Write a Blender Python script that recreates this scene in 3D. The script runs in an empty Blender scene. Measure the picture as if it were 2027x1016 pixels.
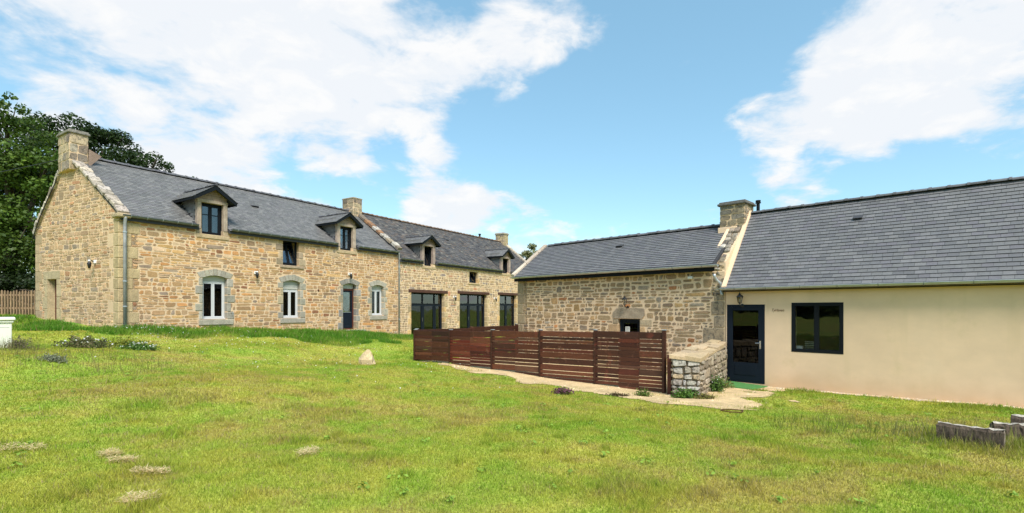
import bpy, math, random
import numpy as np
from mathutils import Vector, Matrix
R = math.radians
S = bpy.context.scene
COL = S.collection
rng = random.Random(7)
nrg = np.random.default_rng(11)

# ------------------------------------------------------------------ camera
cam_d = bpy.data.cameras.new("camera")
cam_d.sensor_width = 36.0
cam_d.lens = 36.0 * 1000.0 / 2027.0
cam_d.shift_y = 105.0 / 2027.0
cam_d.clip_start = 0.05
cam_d.clip_end = 6000.0
cam = bpy.data.objects.new("camera", cam_d)
COL.objects.link(cam)
cam.location = (0, 0, 2.1)
cam.rotation_euler = (R(90), 0, 0)
S.camera = cam

# ------------------------------------------------------------------ exposure
vs = S.view_settings
vs.view_transform = 'Standard'
vs.look = 'None'
vs.gamma = 1.0
vs.exposure = 1.16
vs.use_curve_mapping = False

# ------------------------------------------------------------------ sun and sky
SUN_EL, SUN_AZ = R(50), R(160)          # azimuth clockwise from +Y (the view direction)
sd = Vector((math.sin(SUN_AZ) * math.cos(SUN_EL), math.cos(SUN_AZ) * math.cos(SUN_EL), math.sin(SUN_EL)))
sun_d = bpy.data.lights.new("sun", 'SUN')
sun_d.energy = 2.5
sun_d.angle = R(24)
sun_d.color = (1.0, 0.95, 0.87)
sun = bpy.data.objects.new("sun", sun_d)
COL.objects.link(sun)
sun.location = (0, 0, 40)
sun.rotation_euler = sd.to_track_quat('Z', 'Y').to_euler()

W = bpy.data.worlds.new("World")
S.world = W
W.use_nodes = True


def build_world():
    nt = W.node_tree
    nt.nodes.clear()
    N, L = nt.nodes.new, nt.links.new
    out = N('ShaderNodeOutputWorld')
    sky = N('ShaderNodeTexSky')
    sky.sky_type = 'NISHITA'
    sky.sun_disc = False
    sky.sun_elevation = SUN_EL
    sky.sun_rotation = SUN_AZ
    sky.air_density = 1.0
    sky.dust_density = 0.3
    sky.ozone_density = 1.6
    tc = N('ShaderNodeTexCoord')
    tint = N('ShaderNodeMix'); tint.data_type = 'RGBA'; tint.blend_type = 'MULTIPLY'
    tint.inputs[0].default_value = 1.0
    tint.inputs[7].default_value = (.97, 1.06, .93, 1)
    L(sky.outputs[0], tint.inputs[6])
    bg1 = N('ShaderNodeBackground'); bg1.inputs[1].default_value = 0.106
    veil = N('ShaderNodeMix'); veil.data_type = 'RGBA'; veil.inputs[0].default_value = 0.42      # thin high haze, even over the whole sky
    veil.inputs[7].default_value = (1.30, 2.70, 3.75, 1)
    L(tint.outputs[2], veil.inputs[6])
    L(veil.outputs[2], bg1.inputs[0])

    def math_(op, a, b=None, clamp=False):
        m = N('ShaderNodeMath'); m.operation = op; m.use_clamp = clamp
        for i, v in enumerate((a, b)):
            if v is None: continue
            if isinstance(v, (int, float)): m.inputs[i].default_value = v
            else: L(v, m.inputs[i])
        return m.outputs[0]

    # cloud layer seen in perspective: direction projected on a plane overhead
    sep = N('ShaderNodeSeparateXYZ'); L(tc.outputs['Generated'], sep.inputs[0])
    h = math_('ADD', math_('MAXIMUM', sep.outputs[2], 0.0), 0.30)
    comb = N('ShaderNodeCombineXYZ')
    L(math_('DIVIDE', sep.outputs[0], h), comb.inputs[0])
    L(math_('DIVIDE', sep.outputs[1], h), comb.inputs[1])
    L(math_('MULTIPLY', sep.outputs[2], 1.7), comb.inputs[2])

    def noise(vec, sc, det, rough, dist=0.0, off=(0, 0, 0)):
        mp = N('ShaderNodeMapping'); L(vec, mp.inputs[0]); mp.inputs[1].default_value = off
        n = N('ShaderNodeTexNoise'); n.inputs['Scale'].default_value = sc
        n.inputs['Detail'].default_value = det; n.inputs['Roughness'].default_value = rough
        n.inputs['Distortion'].default_value = dist
        L(mp.outputs[0], n.inputs[0])
        return n.outputs[0]
    n1 = noise(comb.outputs[0], 2.6, 9, 0.56, 0.25, (3.1, 1.7, 0.4))
    n2 = noise(comb.outputs[0], 6.0, 6, 0.6, 0.3, (7.7, 2.2, 1.3))
    dens = math_('ADD', math_('MULTIPLY', math_('SUBTRACT', n1, 0.5), 2.1), math_('MULTIPLY', math_('SUBTRACT', n2, 0.5), 1.5))

    # banks of cloud: centre direction, angular radius, weight
    def D(x, y): return Vector((x - 1013.5, 1000.0, 613.0 - y)).normalized()
    banks = [((330, 60), 20, .20), ((560, 40), 15, .18), ((120, 130), 13, .14), ((480, 190), 11, .20), ((740, 180), 9, .18), ((760, 40), 10, .12),
             ((300, 190), 9, .08), ((950, 130), 6, .20), ((885, 380), 5, .46), ((950, 412), 3, .2), ((800, 310), 3.5, -.2), ((960, 290), 5, -.25), ((440, 350), 5, .34), ((870, 275), 4, .22), ((570, 250), 4, .18),
             ((1980, 60), 12, .30), ((1800, 120), 8, .34), ((1620, 260), 7, .42), ((1500, 280), 4.5, .36), ((1720, 200), 6.5, .34), ((2000, 180), 6, .22),
             ((1340, 315), 3.2, .34), ((1260, 440), 4.0, .14), ((700, 330), 2.5, .25), ((630, 330), 2.2, .25), ((1050, 30), 5, .2), ((1130, 95), 4, .2),
             ((1340, 150), 15, -.40), ((1200, 330), 9, -.30), ((1900, 330), 8, -.34), ((660, 320), 5, -.20), ((1180, 240), 9, -.2), ((380, 200), 4, -.22), ((1750, 400), 8, -.3)]
    acc = None
    for (px, py), ang, w in banks:
        d = D(px, py)
        dot = N('ShaderNodeVectorMath'); dot.operation = 'DOT_PRODUCT'
        L(tc.outputs['Generated'], dot.inputs[0]); dot.inputs[1].default_value = d
        mr = N('ShaderNodeMapRange'); mr.interpolation_type = 'SMOOTHSTEP'
        mr.inputs[1].default_value = math.cos(R(ang * 1.25)); mr.inputs[2].default_value = math.cos(R(ang * 0.25))
        mr.inputs[3].default_value = 0.0; mr.inputs[4].default_value = w
        L(dot.outputs['Value'], mr.inputs[0])
        acc = mr.outputs[0] if acc is None else math_('ADD', acc, mr.outputs[0])
    dens = math_('ADD', dens, acc)
    mr = N('ShaderNodeMapRange'); mr.interpolation_type = 'SMOOTHSTEP'
    mr.inputs[1].default_value = 0.0; mr.inputs[2].default_value = 0.55
    L(dens, mr.inputs[0])
    cover = math_('MULTIPLY', mr.outputs[0], 0.97)
    # cloud body: thick parts a little greyer
    mr2 = N('ShaderNodeMapRange'); mr2.inputs[1].default_value = 0.5; mr2.inputs[2].default_value = 0.62
    L(n2, mr2.inputs[0])
    cc = N('ShaderNodeMix'); cc.data_type = 'RGBA'
    cc.inputs[6].default_value = (0.91, 0.94, 0.98, 1); cc.inputs[7].default_value = (1.0, 1.0, 1.0, 1)
    L(mr2.outputs[0], cc.inputs[0])
    bg2 = N('ShaderNodeBackground'); bg2.inputs[1].default_value = 0.445
    L(cc.outputs[2], bg2.inputs[0])
    mix = N('ShaderNodeMixShader')
    L(cover, mix.inputs[0]); L(bg1.outputs[0], mix.inputs[1]); L(bg2.outputs[0], mix.inputs[2])
    L(mix.outputs[0], out.inputs[0])


build_world()

# ------------------------------------------------------------------ materials
MAT = {}


def mat(name, col=None, rough=0.8, attr=False, spec=0.3, n1=None, n2=None, bump=None, metal=0.0, transl=0.0, spots=None, coat=0.0):
    """Procedural surface. col: base colour (or per-piece colour attribute Col); n1/n2: (scale, amount) tonal noise;
    bump: (scale, strength, distance); spots: (scale, threshold, colour, amount) lichen or stains."""
    m = bpy.data.materials.new(name); m.use_nodes = True
    nt = m.node_tree; N, L = nt.nodes.new, nt.links.new
    b = nt.nodes['Principled BSDF']
    b.inputs['Roughness'].default_value = rough
    b.inputs['Specular IOR Level'].default_value = spec
    b.inputs['Metallic'].default_value = metal
    if coat: b.inputs['Coat Weight'].default_value = coat
    geo = N('ShaderNodeNewGeometry')
    if attr:
        a = N('ShaderNodeAttribute'); a.attribute_name = 'Col'; c = a.outputs['Color']
        if col:
            mx = N('ShaderNodeMix'); mx.data_type = 'RGBA'; mx.blend_type = 'MULTIPLY'; mx.inputs[0].default_value = 1
            L(c, mx.inputs[6]); mx.inputs[7].default_value = (*col, 1); c = mx.outputs[2]
    else:
        rgb = N('ShaderNodeRGB'); rgb.outputs[0].default_value = (*col, 1); c = rgb.outputs[0]
    for nn in (n1, n2):
        if not nn: continue
        t = N('ShaderNodeTexNoise'); t.inputs['Scale'].default_value = nn[0]; t.inputs['Detail'].default_value = 5
        t.inputs['Roughness'].default_value = 0.6
        if len(nn) > 2:
            mp = N('ShaderNodeMapping'); mp.inputs[3].default_value = nn[2]; L(geo.outputs['Position'], mp.inputs[0]); L(mp.outputs[0], t.inputs[0])
        else:
            L(geo.outputs['Position'], t.inputs[0])
        mr = N('ShaderNodeMapRange'); mr.inputs[1].default_value = 0.3; mr.inputs[2].default_value = 0.7
        mr.inputs[3].default_value = 1 - nn[1]; mr.inputs[4].default_value = 1 + nn[1]
        L(t.outputs[0], mr.inputs[0])
        mx = N('ShaderNodeVectorMath'); mx.operation = 'SCALE'
        L(c, mx.inputs[0]); L(mr.outputs[0], mx.inputs['Scale']); c = mx.outputs[0]
    for sp in (spots or []):
        t = N('ShaderNodeTexNoise'); t.inputs['Scale'].default_value = sp[0]; t.inputs['Detail'].default_value = 6
        t.inputs['Roughness'].default_value = 0.65
        L(geo.outputs['Position'], t.inputs[0])
        mr = N('ShaderNodeMapRange'); mr.inputs[1].default_value = sp[1]; mr.inputs[2].default_value = sp[1] + 0.08
        mr.inputs[3].default_value = 0; mr.inputs[4].default_value = sp[3]
        L(t.outputs[0], mr.inputs[0])
        mx = N('ShaderNodeMix'); mx.data_type = 'RGBA'
        L(mr.outputs[0], mx.inputs[0]); L(c, mx.inputs[6]); mx.inputs[7].default_value = (*sp[2], 1); c = mx.outputs[2]
    L(c, b.inputs['Base Color'])
    if bump:
        t = N('ShaderNodeTexNoise'); t.inputs['Scale'].default_value = bump[0]; t.inputs['Detail'].default_value = 6
        t.inputs['Roughness'].default_value = 0.65
        if len(bump) > 3:
            mp = N('ShaderNodeMapping'); mp.inputs[3].default_value = bump[3]; L(geo.outputs['Position'], mp.inputs[0]); L(mp.outputs[0], t.inputs[0])
        else:
            L(geo.outputs['Position'], t.inputs[0])
        bp = N('ShaderNodeBump'); bp.inputs['Strength'].default_value = bump[1]; bp.inputs['Distance'].default_value = bump[2]
        L(t.outputs[0], bp.inputs['Height']); L(bp.outputs[0], b.inputs['Normal'])
    if transl:
        tr = N('ShaderNodeBsdfTranslucent'); L(c, tr.inputs[0])
        ms = N('ShaderNodeMixShader'); ms.inputs[0].default_value = transl
        L(b.outputs[0], ms.inputs[1]); L(tr.outputs[0], ms.inputs[2])
        L(ms.outputs[0], nt.nodes['Material Output'].inputs[0])
    MAT[name] = m
    return m


def glass_mat(name, refl=1.0, tint=(0.55, 0.6, 0.62)):
    m = bpy.data.materials.new(name); m.use_nodes = True
    nt = m.node_tree; nt.nodes.clear(); N, L = nt.nodes.new, nt.links.new
    o = N('ShaderNodeOutputMaterial'); g = N('ShaderNodeBsdfGlossy'); g.inputs['Roughness'].default_value = 0.01
    g.inputs[0].default_value = (0.95, 0.97, 1, 1)
    t = N('ShaderNodeBsdfTransparent'); t.inputs[0].default_value = (*tint, 1)
    f = N('ShaderNodeFresnel'); f.inputs[0].default_value = 1.52
    k = N('ShaderNodeMath'); k.operation = 'MULTIPLY'; k.inputs[1].default_value = 1.9 * refl; k.use_clamp = True
    geo = N('ShaderNodeNewGeometry'); nz = N('ShaderNodeTexNoise'); nz.inputs['Scale'].default_value = 1.3; L(geo.outputs['Position'], nz.inputs[0])
    bp = N('ShaderNodeBump'); bp.inputs['Strength'].default_value = 0.06; bp.inputs['Distance'].default_value = 0.05
    L(nz.outputs[0], bp.inputs['Height']); L(bp.outputs[0], g.inputs['Normal'])
    ms = N('ShaderNodeMixShader'); L(f.outputs[0], k.inputs[0]); L(k.outputs[0], ms.inputs[0]); L(t.outputs[0], ms.inputs[1]); L(g.outputs[0], ms.inputs[2])
    L(ms.outputs[0], o.inputs[0])
    MAT[name] = m


mat('rubble', attr=True, rough=0.9, n1=(9, .16), n2=(45, .20), bump=(38, .7, .012), spots=[(14, .63, (.10, .075, .05), .35)])
mat('rubble_barn', attr=True, rough=0.92, n1=(9, .18), n2=(40, .28), bump=(34, .9, .015), spots=[(17, .60, (.07, .06, .05), .55), (23, .66, (.45, .43, .38), .6)])
mat('granite', attr=True, rough=0.9, n1=(6, .18), n2=(40, .26), bump=(26, .9, .016), spots=[(12, .66, (.42, .41, .37), .4)])
mat('lichen_stone', attr=True, rough=0.92, n1=(5, .2), n2=(30, .25), bump=(30, .9, .012), spots=[(11, .52, (.09, .08, .065), .7), (17, .62, (.50, .48, .42), .7)])
mat('mortar', (.63, .455, .29), rough=0.95, n1=(1.2, .08), n2=(25, .13), bump=(45, .5, .008))
mat('earth_joint', (.17, .135, .095), rough=1, n2=(25, .2), bump=(40, .6, .01))
mat('mortar_barn', (.66, .495, .325), rough=0.95, n1=(1.2, .08), n2=(25, .13), bump=(45, .5, .008))
mat('render', (.77, .555, .375), rough=0.95, n1=(.55, .06), n2=(2.4, .04, (1, 1, 1.6)), bump=(60, .22, .004), spots=[(.8, .60, (.66, .49, .28), .5)])
mat('slate', attr=True, rough=0.5, spec=.42, n1=(3, .08), n2=(40, .14), bump=(50, .35, .003))
mat('old_slate', attr=True, rough=0.7, spec=.3, n1=(2, .16), n2=(26, .25), bump=(30, .6, .006), spots=[(6, .60, (.17, .15, .12), .55), (3.3, .64, (.13, .075, .04), .5)])
mat('roof_deck', (.045, .045, .05), rough=.8)
mat('ridge', attr=True, rough=.8, n1=(6, .2), n2=(30, .25), bump=(25, .6, .006), spots=[(7, .6, (.22, .2, .16), .6)])
mat('zinc', (.17, .185, .20), rough=.42, metal=.55, n1=(4, .15), bump=(6, .1, .004))
mat('zinc_pale', (.42, .45, .47), rough=.42, metal=.5, n1=(4, .15), bump=(6, .1, .004))
mat('pipe_grey', (.33, .33, .34), rough=.5, metal=.2, n1=(3, .2), n2=(20, .12))
mat('white_pvc', (.58, .58, .58), rough=.35, spec=.5, n1=(2, .03))
mat('shutter_white', (.50, .48, .43), rough=.6, n1=(2, .04))
mat('anthracite', (.007, .009, .012), rough=.6, spec=.14, n1=(3, .1))
mat('navy', (.008, .013, .022), rough=.6, spec=.14, n1=(3, .1))
mat('black_paint', (.010, .010, .012), rough=.45, spec=.5)
mat('redwood', (.10, .028, .018), rough=.55, n1=(8, .2))
mat('fence_wood', attr=True, rough=.55, spec=.35, n1=(3, .25, (1, 1, 8)), n2=(20, .3, (1, 1, 4)), bump=(30, .5, .004, (.4, .4, 5)), spots=[(5, .60, (.17, .075, .045), .5), (2.2, .62, (.16, .035, .02), .5)])
mat('grey_wood', attr=True, rough=.85, n1=(4, .2), n2=(30, .25, (1, 1, .25)), bump=(40, .6, .005, (1, 1, .15)))
mat('sleeper_wood', attr=True, rough=.9, n1=(5, .3), n2=(26, .4, (1.6, 1.6, .35)), bump=(22, 1, .03, (1.5, 1.5, .25)), spots=[(9, .58, (.05, .035, .025), .7)])
mat('lintel_wood', (.075, .032, .022), rough=.7, n1=(6, .25), bump=(30, .5, .004))
mat('inside_wall', (.22, .20, .17), rough=.95, n1=(1, .1))
mat('curtain', (.62, .64, .68), rough=.95, n1=(3, .06), transl=.35)
mat('dark_backing', (.05, .05, .055), rough=.95, n1=(3, .1))  # near-black sheet set behind panes, its colour standing for unlit rooms
mat('grass', attr=True, rough=.6, spec=.2, transl=.42)
mat('soil', attr=True, rough=1.0, n1=(3, .14), n2=(24, .3), bump=(45, .8, .02))
mat('gravel', (.57, .415, .225), rough=1.0, n1=(2.3, .25), n2=(60, .32), bump=(90, 1, .012), spots=[(1.6, .60, (.33, .27, .13), .45), (5, .66, (.20, .22, .06), .5)])
mat('pebble', attr=True, rough=.95, n1=(20, .15))
mat('leaf', attr=True, rough=.5, spec=.3, transl=.30)
mat('bark', (.07, .055, .04), rough=.95, n1=(6, .3), n2=(20, .3, (1, 1, .2)), bump=(18, 1, .03, (1, 1, .2)))
mat('rock', (.50, .38, .225), rough=.95, n1=(5, .2), n2=(28, .25), bump=(16, .8, .03), spots=[(10, .62, (.2, .15, .1), .6)])
mat('planter_white', (.74, .74, .62), rough=.8, n1=(3, .05), bump=(40, .2, .004), spots=[(4, .66, (.5, .5, .38), .3)])
mat('mat_green', (.075, .22, .06), rough=1.0, n1=(9, .2), n2=(150, .4), bump=(220, 1, .008))
mat('rust', (.10, .045, .022), rough=.9, n1=(20, .3), bump=(60, .5, .003))
mat('lamp_white', (.8, .78, .76), rough=.3)
mat('chrome', (.75, .75, .76), rough=.25, metal=1.0)
mat('paper', (.75, .74, .68), rough=.8)
mat('paper_print', (.25, .24, .22), rough=.8)
mat('sign_brown', (.14, .065, .03), rough=.6)
mat('flower', attr=True, rough=.7, transl=.3)
mat('rail_metal', (.45, .45, .46), rough=.35, metal=.9)
glass_mat('glass', .34, (.30, .32, .34))
glass_mat('glass_bright', 1.2)
glass_mat('glass_clear', .36, (.82, .85, .86))
glass_mat('lamp_glass', .8, (.8, .8, .75))



def wall_wear(name):
    """rain streaks and mud splashed along the foot of the rendered wall"""
    m = MAT[name]; nt = m.node_tree; N, L = nt.nodes.new, nt.links.new
    b = nt.nodes['Principled BSDF']; src = b.inputs['Base Color'].links[0].from_socket
    geo = N('ShaderNodeNewGeometry'); sep = N('ShaderNodeSeparateXYZ'); L(geo.outputs['Position'], sep.inputs[0])
    def noise(scale, vec=None):
        t = N('ShaderNodeTexNoise'); t.inputs['Scale'].default_value = scale; t.inputs['Detail'].default_value = 5
        if vec:
            mp = N('ShaderNodeMapping'); mp.inputs[3].default_value = vec; L(geo.outputs['Position'], mp.inputs[0]); L(mp.outputs[0], t.inputs[0])
        else: L(geo.outputs['Position'], t.inputs[0])
        return t.outputs[0]
    def over(c, fac, col):
        mx = N('ShaderNodeMix'); mx.data_type = 'RGBA'; L(fac, mx.inputs[0]); L(c, mx.inputs[6]); mx.inputs[7].default_value = (*col, 1); return mx.outputs[2]
    # splash: noisy upper limit about a hand above the ground
    a = N('ShaderNodeMath'); a.operation = 'MULTIPLY_ADD'; L(noise(2.2), a.inputs[0]); a.inputs[1].default_value = -.9; L(sep.outputs[2], a.inputs[2])
    r1 = N('ShaderNodeMapRange'); r1.inputs[1].default_value = -.42; r1.inputs[2].default_value = .10; r1.inputs[3].default_value = .62; r1.inputs[4].default_value = 0.0; L(a.outputs[0], r1.inputs[0])
    c = over(src, r1.outputs[0], (.56, .38, .22))
    r2 = N('ShaderNodeMapRange'); r2.inputs[1].default_value = .56; r2.inputs[2].default_value = .74; r2.inputs[3].default_value = 0; r2.inputs[4].default_value = .35
    L(noise(3.2, (1, 1, .10)), r2.inputs[0]); c = over(c, r2.outputs[0], (.62, .46, .27))
    r3 = N('ShaderNodeMapRange'); r3.inputs[1].default_value = .55; r3.inputs[2].default_value = .72; r3.inputs[3].default_value = 0; r3.inputs[4].default_value = .4
    L(noise(.7, (1, 1, 1.3)), r3.inputs[0]); c = over(c, r3.outputs[0], (.80, .61, .43))
    L(c, b.inputs['Base Color'])


wall_wear('render')

# ------------------------------------------------------------------ mesh helpers


class MB:
    def __init__(s):
        s.v = []; s.f = []; s.c = []

    def add(s, vs_, fs, col=(1, 1, 1)):
        o = len(s.v)
        s.v.extend(vs_); s.f.extend([tuple(i + o for i in f) for f in fs]); s.c.extend([col] * len(vs_))
        return s

    def box(s, x0, x1, y0, y1, z0, z1, col=(1, 1, 1), M=None):
        vs_ = [(x, y, z) for z in (z0, z1) for y in (y0, y1) for x in (x0, x1)]
        if M is not None: vs_ = [tuple(M @ Vector(v)) for v in vs_]
        return s.add(vs_, [(0, 2, 3, 1), (4, 5, 7, 6), (0, 1, 5, 4), (2, 6, 7, 3), (0, 4, 6, 2), (1, 3, 7, 5)], col)

    def bbox_(s, x0, x1, y0, y1, z0, z1, bev=.006, col=(1, 1, 1), M=None):
        """chamfered box"""
        c = ((x0 + x1) / 2, (y0 + y1) / 2, (z0 + z1) / 2); h = ((x1 - x0) / 2, (y1 - y0) / 2, (z1 - z0) / 2)
        bev = min(bev, .45 * min(h))
        pts = []; idx = {}
        for sx in (-1, 1):
            for sy in (-1, 1):
                for sz in (-1, 1):
                    for a in range(3):
                        p = [c[i] + (sx, sy, sz)[i] * (h[i] - (0 if i == a else bev)) for i in range(3)]
                        idx[(sx, sy, sz, a)] = len(pts); pts.append(tuple(p))
        fs = []
        for a in range(3):
            b_, c_ = (a + 1) % 3, (a + 2) % 3
            for sa in (-1, 1):
                q = []
                for sb, sc in ((-1, -1), (1, -1), (1, 1), (-1, 1)):
                    k = [0, 0, 0]; k[a] = sa; k[b_] = sb; k[c_] = sc; q.append(idx[(*k, a)])
                fs.append(tuple(q if sa > 0 else q[::-1]))
            for sb in (-1, 1):      # edge faces along axis a
                for sc in (-1, 1):
                    k0 = [0, 0, 0]; k0[b_] = sb; k0[c_] = sc; k1 = list(k0); k0[a] = -1; k1[a] = 1
                    q = [idx[(*k0, b_)], idx[(*k1, b_)], idx[(*k1, c_)], idx[(*k0, c_)]]
                    fs.append(tuple(q if sb * sc > 0 else q[::-1]))
        for sx in (-1, 1):
            for sy in (-1, 1):
                for sz in (-1, 1):
                    q = [idx[(sx, sy, sz, a)] for a in range(3)]
                    fs.append(tuple(q if sx * sy * sz > 0 else q[::-1]))
        if M is not None: pts = [tuple(M @ Vector(p)) for p in pts]
        return s.add(pts, fs, col)

    def prism(s, poly, fn, d0, d1, col=(1, 1, 1)):
        """poly of 2-D points, fn(a, b, d) -> 3-D"""
        n = len(poly)
        vs_ = [fn(p[0], p[1], d0) for p in poly] + [fn(p[0], p[1], d1) for p in poly]
        fs = [tuple(range(n))[::-1], tuple(range(n, 2 * n))] + [(i, (i + 1) % n, n + (i + 1) % n, n + i) for i in range(n)]
        return s.add(vs_, fs, col)

    def tube(s, pts, r, seg=8, col=(1, 1, 1), cap=True):
        pts = [Vector(p) for p in pts]; rings = []; n = len(pts)
        rr = r if isinstance(r, (list, tuple)) else [r] * n
        up = Vector((.13, .21, 1)).normalized()
        vs_ = []
        for i, p in enumerate(pts):
            t = (pts[min(i + 1, n - 1)] - pts[max(i - 1, 0)]).normalized()
            a = t.cross(up)
            if a.length < .05: a = t.cross(Vector((1, .1, 0)))
            a.normalize(); b = t.cross(a)
            for k in range(seg):
                w = 2 * math.pi * k / seg
                vs_.append(tuple(p + (a * math.cos(w) + b * math.sin(w)) * rr[i]))
        fs = [(i * seg + k, i * seg + (k + 1) % seg, (i + 1) * seg + (k + 1) % seg, (i + 1) * seg + k) for i in range(n - 1) for k in range(seg)]
        if cap: fs += [tuple(range(seg))[::-1], tuple((n - 1) * seg + k for k in range(seg))]
        return s.add(vs_, fs, col)

    def lathe(s, prof, cx, cy, seg=12, col=(1, 1, 1)):
        vs_ = [(cx + r * math.cos(2 * math.pi * k / seg), cy + r * math.sin(2 * math.pi * k / seg), z) for r, z in prof for k in range(seg)]
        n = len(prof)
        fs = [(i * seg + k, i * seg + (k + 1) % seg, (i + 1) * seg + (k + 1) % seg, (i + 1) * seg + k) for i in range(n - 1) for k in range(seg)]
        fs += [tuple(range(seg))[::-1], tuple((n - 1) * seg + k for k in range(seg))]
        return s.add(vs_, fs, col)

    def build(s, name, m, parent=None, smooth=False, kind=None):
        me = bpy.data.meshes.new(name)
        me.from_pydata(s.v, [], s.f)
        if m.node_tree and any(n.type == 'ATTRIBUTE' for n in m.node_tree.nodes):
            a = me.attributes.new('Col', 'FLOAT_COLOR', 'POINT')
            arr = np.ones((len(s.v), 4), dtype=np.float32); arr[:, :3] = np.array(s.c, dtype=np.float32)[:, :3]
            a.data.foreach_set('color', arr.ravel())
        if smooth: me.polygons.foreach_set('use_smooth', [True] * len(me.polygons))
        me.materials.append(m)
        o = bpy.data.objects.new(name, me)
        COL.objects.link(o)
        if parent is not None: o.parent = parent
        if kind: o['kind'] = kind
        return o


def box(name, m, parent, *a, col=(1, 1, 1), bev=None, M=None):
    b = MB()
    if bev: b.bbox_(*a, bev=bev, col=col, M=M)
    else: b.box(*a, col=col, M=M)
    return b.build(name, m, parent)


def tag(o, label, cat, group=None):
    o['label'] = label; o['category'] = cat
    if group: o['group'] = group
    return o


def empty(name, loc, rz, label, cat, group=None):
    o = bpy.data.objects.new(name, None); COL.objects.link(o)
    o.empty_display_size = .2
    o.location = loc; o.rotation_euler = (0, 0, rz)
    return tag(o, label, cat, group)


def jit(c, a, r=rng):
    k = 1 + r.uniform(-a, a)
    return (c[0] * k, c[1] * k * (1 + r.uniform(-a, a) * .12), c[2] * k * (1 + r.uniform(-a, a) * .25))


def pick(pal, r=rng):
    t = r.random() * sum(p[0] for p in pal)
    for w, c in pal:
        t -= w
        if t <= 0: return c
    return pal[-1][1]


# ---- 2-D polygon tools for masonry
def clip(poly, a, b, c):
    """keep a*x + b*y <= c"""
    out = []
    n = len(poly)
    for i in range(n):
        p, q = poly[i], poly[(i + 1) % n]
        dp = a * p[0] + b * p[1] - c; dq = a * q[0] + b * q[1] - c
        if dp <= 0: out.append(p)
        if (dp < 0 < dq) or (dq < 0 < dp):
            t = dp / (dp - dq); out.append((p[0] + (q[0] - p[0]) * t, p[1] + (q[1] - p[1]) * t))
    return out


def area(p):
    return .5 * sum(p[i][0] * p[(i + 1) % len(p)][1] - p[(i + 1) % len(p)][0] * p[i][1] for i in range(len(p))) if len(p) > 2 else 0


def inset(poly, d):
    n = len(poly); out = list(poly)
    for i in range(n):
        p, q = poly[i], poly[(i + 1) % n]
        ex, ey = q[0] - p[0], q[1] - p[1]; l = math.hypot(ex, ey)
        if l < 1e-6: continue
        nx, ny = ey / l, -ex / l          # outward normal for ccw
        out = clip(out, nx, ny, nx * p[0] + ny * p[1] - d)
        if len(out) < 3: return []
    return out


def round_poly(poly, r):
    out = []
    n = len(poly)
    for i in range(n):
        p, q = poly[i], poly[(i + 1) % n]
        l = math.hypot(q[0] - p[0], q[1] - p[1])
        if l < .012: out.append(((p[0] + q[0]) / 2, (p[1] + q[1]) / 2)); continue
        t = min(.40, r.uniform(.015, .05) / l)
        for k in (t * r.uniform(.6, 1.3), 1 - t * r.uniform(.6, 1.3)):
            out.append((p[0] + (q[0] - p[0]) * k, p[1] + (q[1] - p[1]) * k))
    return out


def rubble_cells(u0, u1, z0, z1, r, hb=(.22, .40), wb=(.45, 1.0), tall=.12, three=.25):
    """random rubble brought to rough courses: bands of blocks cut into one, two or three beds"""
    cells = []
    A = [(r.uniform(.01, .03), r.uniform(.5, 2.2), r.uniform(0, 6)) for _ in range(3)]
    def wave(u, k): return sum(a * math.sin(f * u + p + k * 1.7) for a, f, p in A)
    z = z0; k = 0
    while z < z1:
        h = r.uniform(*hb); zt = z + h
        u = u0 - r.uniform(0, .4)
        def lo(x, z=z, k=k): return z + wave(x, k)
        def hi(x, zt=zt, k=k): return zt + wave(x, k + 1)
        while u < u1:
            w = r.uniform(*wb)
            roll = r.random()
            if roll < tall:
                w = r.uniform(.22, .42); beds = [0, 1]
            elif roll < tall + three:
                a = r.uniform(.25, .4); beds = [0, a, a + r.uniform(.25, .4), 1]
            else:
                beds = [0, r.uniform(.35, .65), 1]
            sl = r.uniform(-.14, .14)
            for bi in range(len(beds) - 1):
                nb = 1 if roll < tall else max(1, int(round(w / (r.uniform(.13, .36)))))
                xs = [0] + sorted(r.uniform(.12, .88) for _ in range(nb - 1)) + [1]
                xs = [x for i, x in enumerate(xs) if i == 0 or (x - xs[i - 1]) * w > .07 or i == nb]
                for j in range(len(xs) - 1):
                    a0, a1 = u + xs[j] * w, u + xs[j + 1] * w
                    t0, t1 = beds[bi], beds[bi + 1]
                    s0 = r.uniform(-.03, .03); s1 = r.uniform(-.03, .03)
                    def at(x, t): return lo(x) * (1 - t) + hi(x) * t + (sl * (x - u - w / 2) * .5 if 0 < t < 1 else 0)
                    cells.append([(a0 - s0, at(a0, t0)), (a1 - s1, at(a1, t0)), (a1 + s1, at(a1, t1)), (a0 + s0, at(a0, t1))])
            u += w
        z = zt; k += 1
    return cells


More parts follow.
